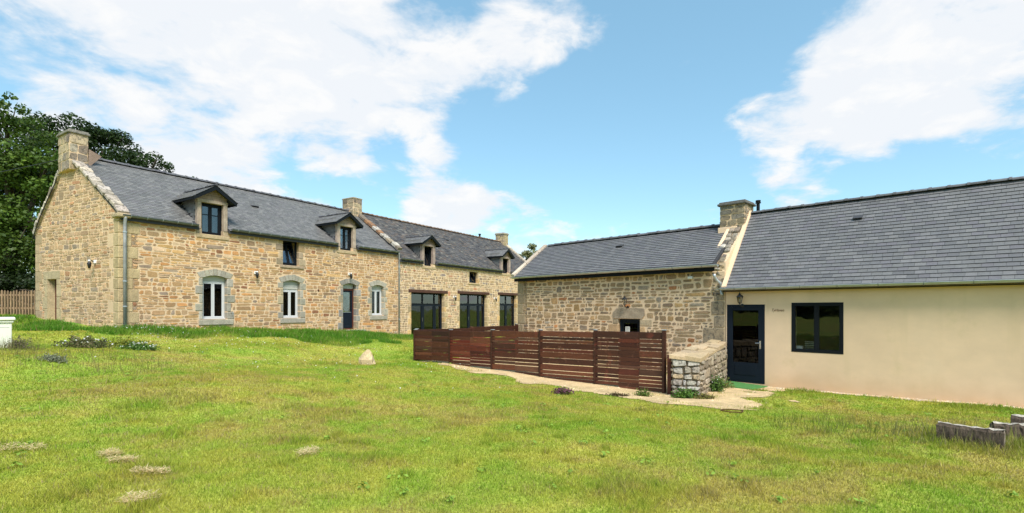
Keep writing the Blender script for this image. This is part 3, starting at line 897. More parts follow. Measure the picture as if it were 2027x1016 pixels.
def dormer(root, uc, hin, hout, zsill, zbeam, zeave, zapex, ZE, tan, r, pal, slm, over=.24, hw=.76, tilt=0, curtain='curtain', woodcol=WOODG, wall_b=0.0):
    tr = math.atan2(zapex - zeave, hw)
    bE = (zeave - ZE) / tan; bA = (zapex - ZE) / tan
    core = MB()
    for s in (-1, 1):         # slate-hung cheeks
        x0, x1 = (uc - hout + .02, uc - hout + .07) if s < 0 else (uc + hout - .07, uc + hout - .02)
        zc = zeave + .12
        bC = (zc - ZE) / tan
        core.prism([(.10, ZE + .10 * tan - .05), (bC, zc), (.10, zc)], lambda b, z, d: (d, b, z), x0, x1, (.05, .05, .057))
    dm = core.build('dormer', MAT['slate'], root)
    # cheek slates
    P = []
    for s in (-1, 1):
        xs = uc + s * (hout - .018)
        z = ZE + .1
        row = 0
        while z < zeave + .1:
            b = .10 + (.1 if row % 2 else 0); bmax = (z - ZE) / tan
            while b < bmax:
                be = min(b + .2, bmax + .05)
                c = jit(pick(pal, r), .12, r)

                def mk(mb, xs=xs, s=s, b=b, be=be, z=z, c=c):
                    mb.add([(xs + s * .012, b + .002, z), (xs + s * .012, be - .002, z), (xs + s * .002, be - .002, z + .16), (xs + s * .002, b + .002, z + .16), (xs, b, z), (xs, be, z)], [(0, 1, 2, 3), (0, 1, 5, 4)], c)
                P.append(mk); b += .2
            z += .115; row += 1
    mb = MB()
    for k in P: k(mb)
    mb.build('cheek_slates', MAT[slm], dm, False, 'stuff')
    for s in (-1, 1):
        a, b = sorted((uc + s * hin, uc + s * hout))
        box('post', MAT['grey_wood'], dm, a, b, -.03, .13, ZE - .14, zbeam + .002, bev=.008, col=jit(woodcol, .08, r))
    box('beam', MAT['grey_wood'], dm, uc - hout - .01, uc + hout + .01, -.036, .13, zbeam + .006, zbeam + .12, bev=.008, col=jit(woodcol, .06, r))
    zb = zbeam + .125
    nb = 3
    for i in range(nb):       # boards closing the little gable
        z0 = zb + (zapex - .04 - zb) * i / nb; z1 = zb + (zapex - .04 - zb) * (i + 1) / nb - .006
        def half(z): return max(.01, min(hout - .02, (zapex - .03 - z) / math.tan(tr)))
        mb = MB(); mb.prism([(uc - half(z0), z0), (uc + half(z0), z0), (uc + half(z1), z1), (uc - half(z1), z1)], facade, .012 + .004 * (i % 2), -.03, jit((woodcol[0] * .8, woodcol[1] * .72, woodcol[2] * .72), .12, r))
        mb.build('gable_board', MAT['grey_wood'], dm)
    # roof: two slopes running back into the main roof
    mb = MB()
    for s in (-1, 1):
        e = uc + s * hw
        pts = [(e, -over, zeave), (uc, -over, zapex), (uc, bA + .05, zapex), (e, bE + .02, zeave)]
        low = [(x, y, z - .05) for x, y, z in pts]
        mb.add(pts + low, [(0, 1, 2, 3), (4, 7, 6, 5), (0, 4, 5, 1), (0, 3, 7, 4), (3, 2, 6, 7)])
    rf = mb.build('dormer_roof', MAT['roof_deck'], dm)
    st = MB(); L = math.hypot(hw, zapex - zeave)
    for s in (-1, 1):
        q = -.03; row = 0
        while q < L - .03:
            k = max(0, q) / L
            b_end = bE + (bA - bE) * k + .03
            b = -over - .03 - (.09 if row % 2 else 0)
            while b < b_end:
                x0, x1 = max(b, -over - .03), min(b + .18, b_end); b += .18
                if x1 - x0 < .02: continue
                def Q(y, t, n): return (uc + s * (hw - t * math.cos(tr) + n * math.sin(tr)), y, zeave + t * math.sin(tr) + n * math.cos(tr))
                t1 = min(q + .16, L)
                st.add([Q(x0 + .002, q, .018), Q(x1 - .002, q, .018), Q(x1 - .002, t1, .006), Q(x0 + .002, t1, .006), Q(x0, q, .004), Q(x1, q, .004)], [(0, 1, 2, 3), (0, 1, 5, 4)], jit(pick(pal, r), .1, r))
            q += .115; row += 1
    st.build('slates', MAT[slm], rf, False, 'stuff')
    for s in (-1, 1):         # verge boards
        mb = MB()
        e = uc + s * (hw + .01)
        mb.prism([(e, zeave - .02), (uc, zapex), (uc, zapex - .15), (e - s * .02, zeave - .12)], lambda u, z, d: (u, d, z), -over - .012, -over + .02)
        mb.build('verge_board', MAT['anthracite'], rf)
        mb = MB(); mb.box(min(e, e - s * .03), max(e, e - s * .03), -over + .021, bE - .02, zeave - .10, zeave - .015)
        mb.build('eave_board', MAT['anthracite'], rf)
    ridge_tiles(rf, -over - .04, bA - .08, uc, zapex + .02, r, axis='b', L=.33, rad=.065, col=(.085, .085, .095), drop=.02)
    box('dormer_sill', MAT['granite'], dm, uc - hout - .02, uc + hout + .06, -.035, .25, zsill - .15, zsill - .006, bev=.012, col=TAN)
    casement(dm, uc - hin + .004, uc + hin - .004, zsill, zbeam, .16, 'anthracite', .05, .05, 2, .66, 'glass_bright', curtain, tilt)
    return dm


def gable_wall(root, fn, W, z0, ze0, ze1, bap, zap, r, pal, holes, seedcells, joint, mname, mort, thick_fn, limit=300):
    """stone gable: polygon (0,z0) (W,z0) (W,ze1) (bap,zap) (0,ze0); fn(t,z,d)"""
    mb = MB()
    cuts = sorted(holes, key=lambda h: h[0])
    # body as vertical strips so that openings stay open
    ts = sorted({0, W, bap, *[h[0] for h in holes], *[h[1] for h in holes]})
    def top(t): return ze0 + (zap - ze0) * t / bap if t <= bap else zap + (ze1 - zap) * (t - bap) / (W - bap)
    for i in range(len(ts) - 1):
        a, b = ts[i], ts[i + 1]; z = z0
        for h in cuts:
            if h[0] < (a + b) / 2 < h[1]:
                mb.prism([(a, z), (b, z), (b, h[2]), (a, h[2])], thick_fn, 0, -.5); z = h[3]
        mb.prism([(a, z), (b, z), (b, top(b)), (a, top(a))], thick_fn, 0, -.5)
    return mb.build('wall', MAT[mort], root)


def rubble_pieces(polys, fn, pal, r, proud=(.003, .012), bev=.009, jc=.20):
    out = []
    for p in polys:
        n = len(p); cx = sum(q[0] for q in p) / n; cy = sum(q[1] for q in p) / n
        c = jit(pick(pal, r), jc, r); sd_ = r.random()

        def mk(mb, p=p, c=c, sd_=sd_): stone(mb, p, fn, c, random.Random(sd_), proud, bev)
        out.append((mk, fn(cx, cy, 0), area(p)))
    return out


def wall_lamp(x, y, z, rz, label, group, style='spot'):
    """small outdoor wall lamp; local -Y points away from the wall"""
    o = empty('wall_lamp', (x, y, z), rz, label, 'lamp', group)
    if style == 'spot':
        box('back_plate', MAT['lamp_white'], o, -.035, .035, -.02, .06, .04, .15, bev=.008)
        mb = MB(); mb.tube([(0, -.02, .10), (0, -.10, .12), (0, -.13, .06)], .016, 8); mb.build('bracket', MAT['black_paint'], o, True)
        mb = MB(); mb.lathe([(.03, .09), (.062, .03), (.05, -.03), (.034, -.12), (.012, -.14)], 0, -.13, 12); mb.build('lamp_body', MAT['black_paint'], o, True)
        mb = MB(); mb.lathe([(.03, .09), (.036, .11), (.032, .14), (.012, .15)], 0, -.13, 12); mb.build('lamp_glass', MAT['lamp_white'], o, True)
    else:
        mb = MB(); mb.lathe([(.035, -.01), (.05, .0), (.05, .012), (.02, .02)], 0, 0, 12); mb.v = [(x_, -(z_ - .02) + .06 - .02, y_ - .15) for x_, y_, z_ in mb.v]
        mb.build('back_plate', MAT['black_paint'], o)
        mb = MB(); mb.tube([(0, .03, -.15), (0, -.05, -.17), (0, -.11, -.15), (0, -.14, -.10)], .012, 8); mb.build('bracket', MAT['black_paint'], o, True)
        mb = MB(); mb.lathe([(.012, -.10), (.045, -.085), (.05, -.075), (.05, -.07)], 0, -.14, 6); mb.build('lamp_base', MAT['black_paint'], o)
        mb = MB(); mb.lathe([(.045, -.07), (.075, .09)], 0, -.14, 6); mb.build('lamp_glass', MAT['lamp_glass'], o)
        for k in range(6):
            a = 2 * math.pi * k / 6
            mb = MB(); mb.tube([(.048 * math.cos(a), -.14 + .048 * math.sin(a), -.07), (.079 * math.cos(a), -.14 + .079 * math.sin(a), .095)], .006, 4); mb.build('cage_bar', MAT['black_paint'], o)
        mb = MB(); mb.lathe([(.10, .09), (.095, .105), (.04, .16), (.03, .165), (.03, .185), (.012, .2), (.006, .235)], 0, -.14, 6); mb.build('lamp_roof', MAT['black_paint'], o)
        mb = MB(); mb.lathe([(.012, -.05), (.02, 0), (.012, .04)], 0, -.14, 8); mb.build('bulb', MAT['lamp_white'], o, True)
    return o


def roof_vent(parent, u, b, ZE, tan, w=.24):
    a = math.atan(tan)
    M = Matrix.Translation((u, b, ZE + tan * b + .012)) @ Matrix.Rotation(a, 4, 'X')
    mb = MB(); mb.prism([(-.09, .0), (.10, .005), (-.09, .075)], lambda p, q, d: tuple(M @ Vector((d, p, q))), -w / 2, w / 2, (.055, .055, .06)); v = mb.build('roof_vent', MAT['slate'], parent)
    mb = MB(); mb.box(-w / 2 + .015, w / 2 - .015, -.094, -.089, .012, .062, M=M); mb.build('vent_slot', MAT['black_paint'], v)


# ================================================================== farmhouse (left)
def farmhouse():
    r = random.Random(21)
    rz = math.atan2(MD[1], MD[0])
    root = empty('farmhouse', (MO[0], MO[1], 0), rz, 'long stone farmhouse with white framed arched windows and two dormers in a slate roof', 'house', 'stone farm buildings')
    bpy.context.view_layer.update()
    Lh = 12.15; ZE = 5.12; RB = 3.2; RZ = 7.45; tan = (RZ - ZE) / RB; SK = -.085
    holes_o = [(2.50, 3.37, 1.74, 3.34), (5.64, 6.43, 1.74, 3.32), (8.65, 9.43, 1.16, 3.33), (10.38, 11.16, 1.80, 3.32), (5.63, 6.37, 3.93, 4.95), (2.47, 3.24, 4.81, 5.2), (8.49, 9.22, 4.84, 5.2)]
    mb = MB(); wall_body(mb, 0, Lh, .2, 5.0, holes_o, 0, .5)
    wall = mb.build('wall', MAT['mortar'], root)
    hs = []
    surround(wall, 2.50, 3.37, 1.74, 3.24, 3.34, hs, GREY, r, nv=7)
    surround(wall, 5.64, 6.43, 1.74, 3.22, 3.32, hs, GREY, r, nv=6)
    surround(wall, 8.65, 9.43, 1.19, 3.22, 3.33, hs, (.29, .265, .23), r, nv=6, sill=False)
    surround(wall, 10.38, 11.16, 1.80, 3.22, 3.32, hs, GREY, r, nv=5)
    surround(wall, 5.63, 6.37, 3.93, 4.95, 5, hs, BROWNST, r, arch=False, silldrop=.12, wl=(.18, .3))
    for a, b, z in ((2.31, 3.37, 4.81), (8.28, 9.38, 4.84)):
        hs.append((a - .03, b + .06, z - .16, 5.1))
        for s in (-1, 1):     # stone shoulders under the dormer posts
            x0, x1 = (a - .03, a + .155) if s < 0 else (b - .145, b + .05)
            box('jamb_stone', MAT['granite'], wall, x0, x1, -.012, .2, z, 4.985, bev=.01, col=jit(BROWNST, .1, r))
    box('threshold', MAT['granite'], wall, 8.52, 9.85, -.22, .22, 1.02, 1.155, bev=.015, col=(.36, .32, .26))
    hs.append((8.5, 9.87, 1.0, 1.19))
    # quoins at the corner
    z = .9; k = 0; gh = []
    while z < 4.98:
        h = min(r.uniform(.30, .44), 4.985 - z)
        lf, lg = (.34, .62) if k % 2 else (.56, .36)
        lf *= r.uniform(.85, 1.1); lg *= r.uniform(.85, 1.1)
        box('quoin', MAT['granite'], wall, -.03, lf, -.014, lg, z + .007, z + h - .007, bev=.014, col=jit((.46, .345, .195), .1, r))
        hs.append((-.1, lf, z, z + h)); gh.append((-.1, lg, z, z + h)); z += h; k += 1
    polys = masonry(rubble_cells(0, Lh, .6, 5.0, r, (.18, .30), (.5, 1.1), .08, .30), [(1, 0, Lh), (0, 1, 4.985), (-1, 0, 0)], hs + holes_o, r, (.004, .012))
    emit_pieces(rubble_pieces(polys, facade, PAL_MAIN, r), 'stone', MAT['rubble'], wall, root, 210)
    # cornice
    u = 0
    while u < Lh - .1:
        l = min(r.uniform(.6, 1.0), Lh - u)
        segs = [(u, u + l)]
        for a, b in ((2.26, 3.44), (8.23, 9.45)):
            segs = [s for q in segs for s in ((q[0], min(q[1], a)), (max(q[0], b), q[1])) if s[1] - s[0] > .05]
        for s0, s1 in segs: box('cornice_stone', MAT['granite'], wall, s0 + .004, s1 - .004, -.10, .3, 4.99, 5.075, bev=.014, col=jit((.40, .315, .2), .12, r))
        u += l
    # gable
    fn = lambda t, z, d: (SK * t - d, t, z)
    GW = 5.7
    gholes = [(4.08, 4.78, 1.3, 3.18)]
    gw = gable_wall(root, fn, GW, .4, 5.05, 4.9, RB, 7.36, r, None, gholes, None, None, None, 'mortar', fn)
    gs = list(gh) + gholes
    z = 1.3; k = 0
    while z < 3.16:            # door jambs and lintel
        h = min(.42, 3.18 - z)
        for a, b in ((4.08 - (.34 if k % 2 else .22), 4.085), (4.775, 4.78 + (.20 if k % 2 else .34))):
            mb = MB(); mb.prism([(a, z + .007), (b, z + .007), (b, z + h - .007), (a, z + h - .007)], fn, .016, -.28, jit((.46, .36, .22), .08, r)); mb.build('jamb_stone', MAT['granite'], gw)
            gs.append((a, b, z, z + h))
        z += h; k += 1
    mb = MB(); mb.prism([(3.84, 3.185), (5.06, 3.185), (5.06, 3.46), (3.84, 3.46)], fn, .02, -.28, (.42, .335, .21)); mb.build('lintel', MAT['granite'], gw)
    gs.append((3.83, 5.07, 3.18, 3.47))
    mb = MB(); mb.prism([(4.09, 1.3), (4.77, 1.3), (4.77, 3.17), (4.09, 3.17)], fn, -.20, -.25); dr = mb.build('door', MAT['redwood'], root)
    mb = MB(); mb.prism([(4.09, 1.3), (4.14, 1.3), (4.14, 3.17), (4.09, 3.17)], fn, -.14, -.198); mb.build('door_frame', MAT['white_pvc'], dr)
    z = 1.4; k = 0
    while z < 4.8:            # rear quoins
        h = r.uniform(.3, .42); l = .5 if k % 2 else .32
        mb = MB(); mb.prism([(GW - l, z + .007), (GW, z + .007), (GW, z + h - .007), (GW - l, z + h - .007)], fn, .014, -.2, jit((.43, .32, .2), .1, r)); mb.build('quoin', MAT['granite'], gw)
        gs.append((GW - l, GW + .1, z, z + h)); z += h; k += 1
    m1 = (7.36 - 5.05) / RB; m2 = (4.9 - 7.36) / (GW - RB)
    polys = masonry(rubble_cells(0, GW, 1.0, 7.4, r, (.19, .30), (.45, .9), .05, .18), [(-1, 0, 0), (1, 0, GW), (-m1, 1, 5.03), (-m2, 1, 7.34 - m2 * RB)], gs, r, (.005, .013))
    emit_pieces(rubble_pieces(polys, fn, PAL_GABLE, r), 'stone', MAT['rubble'], gw, root, 90)
    # remaining walls, floor
    mb = MB(); mb.box(SK * GW + .5, Lh, GW - .4, GW, .4, 4.9); mb.build('rear_wall', MAT['inside_wall'], root)
    mb = MB(); mb.box(.4, Lh, .5, GW - .4, .9, 1.14); mb.box(.4, Lh, .5, GW - .4, 3.55, 3.75); mb.build('floor', MAT['inside_wall'], root)
    mb = MB(); mb.box(Lh - .3, Lh - .002, .5, GW - .42, .4, 5.2); mb.prism([(.5, 5.2), (GW - .42, 5.2), (RB, 7.2)], lambda b, z, d: (d, b, z), Lh - .3, Lh - .002); mb.build('party_wall', MAT['inside_wall'], root)
    # roof deck with gaps for the dormers
    dz = [(2.85, .52, 5.93), (8.85, .54, 5.95)]
    mb = MB()
    cuts = sorted([0] + [c[0] - c[1] for c in dz] + [c[0] + c[1] for c in dz] + [Lh])
    for i in range(len(cuts) - 1):
        a, b = cuts[i], cuts[i + 1]; bs = -.12
        for c in dz:
            if abs((a + b) / 2 - c[0]) < c[1]: bs = (c[2] + .1 - ZE) / tan
        a0 = a if i else SK * 0
        pts = [(a if i else SK * bs, bs, ZE + tan * bs), (b, bs, ZE + tan * bs), (b, RB, RZ), (a if i else SK * RB, RB, RZ)]
        mb.add(pts + [(x, y, z - .12) for x, y, z in pts], [(0, 1, 2, 3), (7, 6, 5, 4), (0, 4, 5, 1), (0, 3, 7, 4), (1, 5, 6, 2)])
    pts = [(SK * RB, RB, RZ), (Lh, RB, RZ), (Lh, GW + .2, 4.8), (SK * GW, GW + .2, 4.8)]
    mb.add(pts + [(x, y, z - .12) for x, y, z in pts], [(0, 1, 2, 3), (7, 6, 5, 4), (2, 6, 7, 3)])
    roof = mb.build('roof', MAT['roof_deck'], root)

    def skip(x0, x1, b, z):
        for c in dz:
            if x1 > c[0] - c[1] + .03 and x0 < c[0] + c[1] - .03 and z < c[2] + .12: return True
        return False
    P = []
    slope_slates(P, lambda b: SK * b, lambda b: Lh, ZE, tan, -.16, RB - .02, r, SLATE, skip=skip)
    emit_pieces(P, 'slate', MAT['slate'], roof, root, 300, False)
    ridge_tiles(roof, SK * RB + .5, 11.55, RB, RZ + .02, r, L=.40, rad=.105)
    for a, b in ((.02, 2.27), (3.44, 8.22), (9.44, 12.05)): gutter(root, a, b, -.17, ZE - .035, .07)
    roof_vent(roof, 5.55, 1.9, ZE, tan, .3)
    PC = [(4, (.46, .40, .33)), (3, (.38, .32, .26)), (2, (.5, .42, .33)), (1, (.30, .24, .19))]
    coping(gw, lambda b: SK * b - .10, .31, -.18, 5.16, 2.72, 5.12 + tan * 2.75 + .02, r, PC, th=(.03, .065))
    coping(gw, lambda b: SK * b - .10, .31, GW + .1, 4.88, 3.75, 6.92, r, PC)
    box('kneeler', MAT['granite'], gw, -.12, .26, -.22, .25, 4.99, 5.13, bev=.03, col=(.40, .31, .19))
    PCH = [(4, (.40, .315, .2)), (3, (.33, .26, .17)), (2, (.27, .22, .17)), (1.5, (.22, .17, .13)), (1, (.42, .36, .26))]
    chimney(root, root, -.42, .10, 2.72, 3.72, 6.85, 8.07, r, PCH)
    mb = MB(); mb.prism([(.10, 7.0), (.46, 7.46), (.10, 7.62)], lambda u, z, d: (u, d, z), 2.66, 2.71, (.24, .17, .13)); mb.build('chimney_flashing', MAT['granite'], root)
    # party-wall coping, mossy, and its chimney
    PM = [(3, (.30, .24, .17)), (3, (.40, .36, .30)), (2, (.27, .14, .07)), (1.5, (.20, .16, .12))]
    coping(root, lambda b: Lh - .22, .34, -.2, 5.2, 2.75, ZE + tan * 2.75 + .1, r, PM)
    coping(root, lambda b: Lh - .22, .34, GW, 4.95, 3.7, 6.95, r, PM)
    chimney(root, root, 11.6, 12.2, 2.75, 3.65, 7.0, 8.1, r, PCH, course=.22, cap=.07, over=.02, capcol=(.34, .29, .2))
    for c, s, e, hi in ((2.84, 4.81, 0, .39), (8.85, 4.84, 0, .37)):
        dormer(root, c, hi, .53, s, 5.93, 6.05, 6.56, ZE, tan, r, SLATE, 'slate')
    # windows
    sh = MAT['shutter_white']
    for (u0, u1, z0, z1, zb) in ((2.50, 3.37, 1.745, 3.14, 3.34), (5.64, 6.43, 1.745, 2.93, 3.32), (10.38, 11.16, 1.805, 3.10, 3.32)):
        w = casement(root, u0 + .012, u1 - .012, z0 + .01, z1, .17, 'white_pvc', .045, .05, 2, None, 'glass', None)
        box('shutter_box', sh, w, u0 + .012, u1 - .012, .15, .36, z1 + .004, zb - .003, bev=.008)
        for k in range(3 if z1 < 3 else 0): box('shutter_slat', sh, w, u0 + .03, u1 - .03, .142, .149, z1 + .03 + .09 * k, z1 + .11 + .09 * k, bev=.003)
        box('window_ledge', MAT['white_pvc'], w, u0 + .01, u1 - .01, .10, .17, z0 + .006, z0 + .05, bev=.006)
        box('window_dark_sheet', MAT['dark_backing'], w, u0 + .02, u1 - .02, .5, .51, z0 - .1, zb)  # added dark sheet so the room behind the glass stays black
    casement(root, 5.64, 6.36, 3.94, 4.94, .15, 'anthracite', .05, .045, 2, .7, 'glass_bright', None, R(16))
    # entrance door
    mb = MB(); frame_mesh(mb, 8.66, 9.42, 1.165, 3.05, .2, .30, .055); mb.box(8.66, 9.42, .2, .3, 3.05, 3.325)
    d = mb.build('door_frame', MAT['redwood'], root)
    mb = MB(); frame_mesh(mb, 8.72, 9.36, 1.225, 2.99, .215, .27, .075); mb.box(8.795, 9.285, .215, .265, 1.3, 1.98); 
    lf = mb.build('door_leaf', MAT['navy'], d)
    box('pane', MAT['glass_bright'], d, 8.795, 9.285, .24, .246, 1.985, 2.915)
    for k in range(4): box('door_plank', MAT['navy'], lf, 8.81 + k * .118, 8.92 + k * .118, .207, .2145, 1.42, 1.92, bev=.003)
    box('door_rail', MAT['zinc_pale'], lf, 8.80, 9.28, .196, .2145, 1.965, 1.985)
    box('kick_plate', MAT['navy'], lf, 8.80, 9.28, .20, .2145, 1.26, 1.36, bev=.004)
    box('transom_panel', MAT['shutter_white'], d, 8.71, 9.37, .18, .199, 3.08, 3.31, bev=.004)
    mb = MB(); mb.tube([(8.83, .15, 2.08), (8.83, .15, 2.16)], .012, 8); mb.tube([(8.83, .15, 2.12), (8.93, .15, 2.12)], .010, 8); mb.tube([(8.83, .15, 2.12), (8.83, .215, 2.12)], .01, 8); mb.build('door_handle', MAT['chrome'], lf)
    # small iron vents, tap
    mb = MB(); mb.tube([(7.32, -.02, 2.94), (7.32, .05, 2.94)], .05, 10); mb.build('wall_vent', MAT['rust'], root)
    mb = MB(); mb.tube([(3.52, 0, 1.98), (3.52, -.08, 1.98), (3.52, -.09, 1.92)], .014, 8); mb.tube([(3.49, -.06, 2.03), (3.55, -.06, 2.03)], .008, 6); mb.tube([(3.52, -.06, 1.98), (3.52, -.06, 2.03)], .007, 6); mb.build('tap', MAT['rail_metal'], root)
    # downpipes
    downpipe(root, [(.10, -.17, 5.05), (.10, -.17, 4.97), (.12, -.085, 4.82), (.12, -.085, 4.7), (.12, -.085, 1.2)], .048, 'pipe_grey', [(.12, -.085, z) for z in (4.55, 3.0, 2.2, 1.55)], 'zinc_pale')
    downpipe(root, [(12.02, -.17, 5.05), (12.08, -.15, 4.95), (12.16, -.075, 4.75), (12.16, -.075, .3)], .04, 'pipe_grey', [(12.16, -.075, z) for z in (4.3, 3.0, 1.6)], 'zinc_pale')
    M = root.matrix_basis
    g = 'black wall lamps on the farmhouse'
    for u, z, lb in ((4.43, 3.44, 'small black wall lamp with white top between the two wider arched windows'), (8.97, 3.66, 'small black wall lamp with white top above the arched entrance door')):
        p = M @ Vector((u, -.045, z)); wall_lamp(p.x, p.y, p.z, rz, lb, g)
    p = M @ Vector(fn(1.42, 3.57, .045)); wall_lamp(p.x, p.y, p.z, rz - R(90) - .085, 'black wall lamp with white top on the stone gable end under the chimney', g)
    # cable clipped along the rear verge and the service wire
    mb = MB(); pts = [fn(t, z, .09) for t, z in ((5.78, 4.5), (5.66, 4.75), (5.2, 5.35), (4.6, 5.95), (4.0, 6.5), (3.72, 6.95), (3.66, 7.15), (3.75, 7.3))]; mb.tube(pts, .016, 6)
    mb.build('verge_cable', MAT['black_paint'], root, True)
    a = M @ Vector(fn(3.75, 7.3, .09)); b = Vector((-32, 23, 8.6)); mb = MB()
    mb.tube([tuple(a.lerp(b, t) - Vector((0, 0, .7 * math.sin(math.pi * t)))) for t in [i / 16 for i in range(17)]], .014, 5)
    tag(mb.build('overhead_cable', MAT['black_paint'], None, True), 'thin black overhead cable running from the farmhouse gable to the trees', 'cable')
    return root


# ================================================================== long house (behind the fence)
def longhouse():
    r = random.Random(33)
    rz = math.atan2(MD[1], MD[0]); o = (MO[0] + MD[0] * 12.15, MO[1] + MD[1] * 12.15)
    root = empty('long_house', (o[0], o[1], 0), rz, 'stone house with three dark glazed doors under timber lintels and a weathered slate roof', 'house', 'stone farm buildings')
    Lh = 14.95; ZE = 4.80; RB = 3.2; RZ = 7.48; tan = (RZ - ZE) / RB; GW = 6.4
    holes_o = [(.98, 3.75, .3, 3.02), (5.17, 8.06, .3, 3.06), (9.54, 11.75, .3, 3.10), (6.14, 7.01, 3.77, 4.47), (2.02, 2.73, 4.53, 4.9), (9.93, 10.70, 4.60, 4.9)]
    mb = MB(); wall_body(mb, 0, Lh, 0, 4.70, holes_o, 0, .5)
    wall = mb.build('wall', MAT['mortar_barn'], root)
    hs = []
    for a, b, z in ((.98, 3.75, 3.02), (5.17, 8.06, 3.06), (9.54, 11.75, 3.10)):
        box('lintel', MAT['lintel_wood'], wall, a - .22, b + .28, -.03, .28, z, z + .17, bev=.012)
        hs.append((a - .23, b + .3, z - .01, z + .18))
        surround(wall, a, b, .4, z, z, hs, TAN, r, arch=False, sill=False, wl=(.12, .26))
    surround(wall, 6.14, 7.01, 3.77, 4.47, 4.5, hs, TAN, r, arch=False, silldrop=.1, wl=(.1, .2))
    box('lintel', MAT['granite'], wall, 6.0, 7.2, -.016, .2, 4.475, 4.66, bev=.012, col=jit(TAN, .1)); hs.append((5.98, 7.22, 4.47, 4.67))
    for a, b, z in ((1.79, 2.93, 4.53), (9.72, 10.9, 4.60)): hs.append((a - .03, b + .06, z - .16, 4.8))
    polys = masonry(rubble_cells(0, Lh, .3, 4.7, r, (.20, .32), (.45, .95), .10, .2), [(1, 0, Lh), (0, 1, 4.69), (-1, 0, 0)], hs + holes_o, r, (.007, .016))
    emit_pieces(rubble_pieces(polys, facade, PAL_B2, r), 'stone', MAT['rubble'], wall, root, 300)
    u = 0
    while u < Lh - .1:
        l = min(r.uniform(.6, 1.0), Lh - u); segs = [(u, u + l)]
        for a, b in ((1.74, 2.99), (9.67, 10.95)):
            segs = [s for q in segs for s in ((q[0], min(q[1], a)), (max(q[0], b), q[1])) if s[1] - s[0] > .05]
        for s0, s1 in segs: box('cornice_stone', MAT['granite'], wall, s0 + .004, s1 - .004, -.09, .3, 4.68, 4.755, bev=.014, col=jit((.37, .30, .2), .12, r))
        u += l
    mb = MB(); mb.box(.0, Lh, GW - .4, GW, 0, 4.7); mb.build('rear_wall', MAT['inside_wall'], root)
    mb = MB(); mb.box(.0, Lh - .5, .5, GW - .4, .2, .52); mb.box(.0, Lh - .5, .5, GW - .4, 3.4, 3.6); mb.build('floor', MAT['inside_wall'], root)
    # far gable wall
    fn = lambda t, z, d: (Lh + d, t, z)
    gable_wall(root, fn, GW, 0, 4.69, 4.69, RB, 7.3, r, None, [], None, None, None, 'mortar_barn', lambda t, z, d: (Lh + d - .002, t, z))
    dz = [(2.36, .52, 5.62), (10.31, .56, 5.66)]
    mb = MB(); cuts = sorted([0] + [c[0] - c[1] for c in dz] + [c[0] + c[1] for c in dz] + [Lh])
    for i in range(len(cuts) - 1):
        a, b = cuts[i], cuts[i + 1]; bs = -.12
        for c in dz:
            if abs((a + b) / 2 - c[0]) < c[1]: bs = (c[2] + .1 - ZE) / tan
        pts = [(a, bs, ZE + tan * bs), (b, bs, ZE + tan * bs), (b, RB, RZ), (a, RB, RZ)]
        mb.add(pts + [(x, y, z - .12) for x, y, z in pts], [(0, 1, 2, 3), (7, 6, 5, 4), (0, 4, 5, 1), (0, 3, 7, 4), (1, 5, 6, 2)])
    pts = [(0, RB, RZ), (Lh, RB, RZ), (Lh, GW + .15, 4.7), (0, GW + .15, 4.7)]
    mb.add(pts + [(x, y, z - .12) for x, y, z in pts], [(0, 1, 2, 3), (7, 6, 5, 4), (2, 6, 7, 3)])
    roof = mb.build('roof', MAT['roof_deck'], root)

    def skip(x0, x1, b, z):
        for c in dz:
            if x1 > c[0] - c[1] + .03 and x0 < c[0] + c[1] - .03 and z < c[2] + .12: return True
        return False
    P = []
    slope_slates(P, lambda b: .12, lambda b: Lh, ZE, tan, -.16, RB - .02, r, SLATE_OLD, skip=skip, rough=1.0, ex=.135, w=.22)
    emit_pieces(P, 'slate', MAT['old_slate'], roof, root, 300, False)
    ridge_tiles(roof, .1, Lh - .55, RB, RZ + .02, r, L=.36, rad=.10, col=(.17, .11, .075))
    for a, b in ((.1, 1.75), (2.98, 9.68), (10.94, Lh - .05)): gutter(root, a, b, -.16, ZE - .035, .065)
    for u_, b_ in ((3.0, 1.9), (6.6, 2.2)): roof_vent(roof, u_, b_, ZE, tan)
    PC = [(4, (.52, .44, .33)), (2, (.46, .39, .3))]
    coping(root, lambda b: Lh - .2, .3, -.2, ZE - .06, RB, RZ + .02, r, PC, L=(.5, .8), th=(.07, .08), wob=.2)
    coping(root, lambda b: Lh - .2, .3, GW + .1, 4.75, RB + .05, RZ + .02, r, PC, L=(.5, .8), th=(.07, .08), wob=.2)
    PCH = [(4, (.38, .30, .17)), (3, (.33, .26, .17)), (2, (.27, .22, .17)), (1, (.40, .32, .2))]
    chimney(root, root, Lh - .55, Lh + .10, 2.8, 3.6, 6.9, 8.05, r, PCH, course=.24, cap=.14, over=.05, capcol=(.36, .32, .26))
    mb = MB(); mb.tube([(11.9, RB + .15, 7.3), (11.9, RB + .15, 7.72)], .07, 10); mb.tube([(11.9, RB + .15, 7.72), (11.9, RB + .15, 7.80)], .10, 10); mb.build('flue_pipe', MAT['anthracite'], root)
    for c, s, hi, ho, za in ((2.36, 4.53, .36, .55, 6.22), (10.31, 4.60, .39, .59, 6.28)):
        dormer(root, c, hi, ho, s, 5.62, 5.75, za, ZE, tan, r, SLATE, 'slate', tilt=R(14), curtain=None, woodcol=(.33, .25, .21))
    casement(root, 6.15, 7.0, 3.78, 4.46, .14, 'anthracite', .05, .045, 2, None, 'glass_bright', None, R(20))
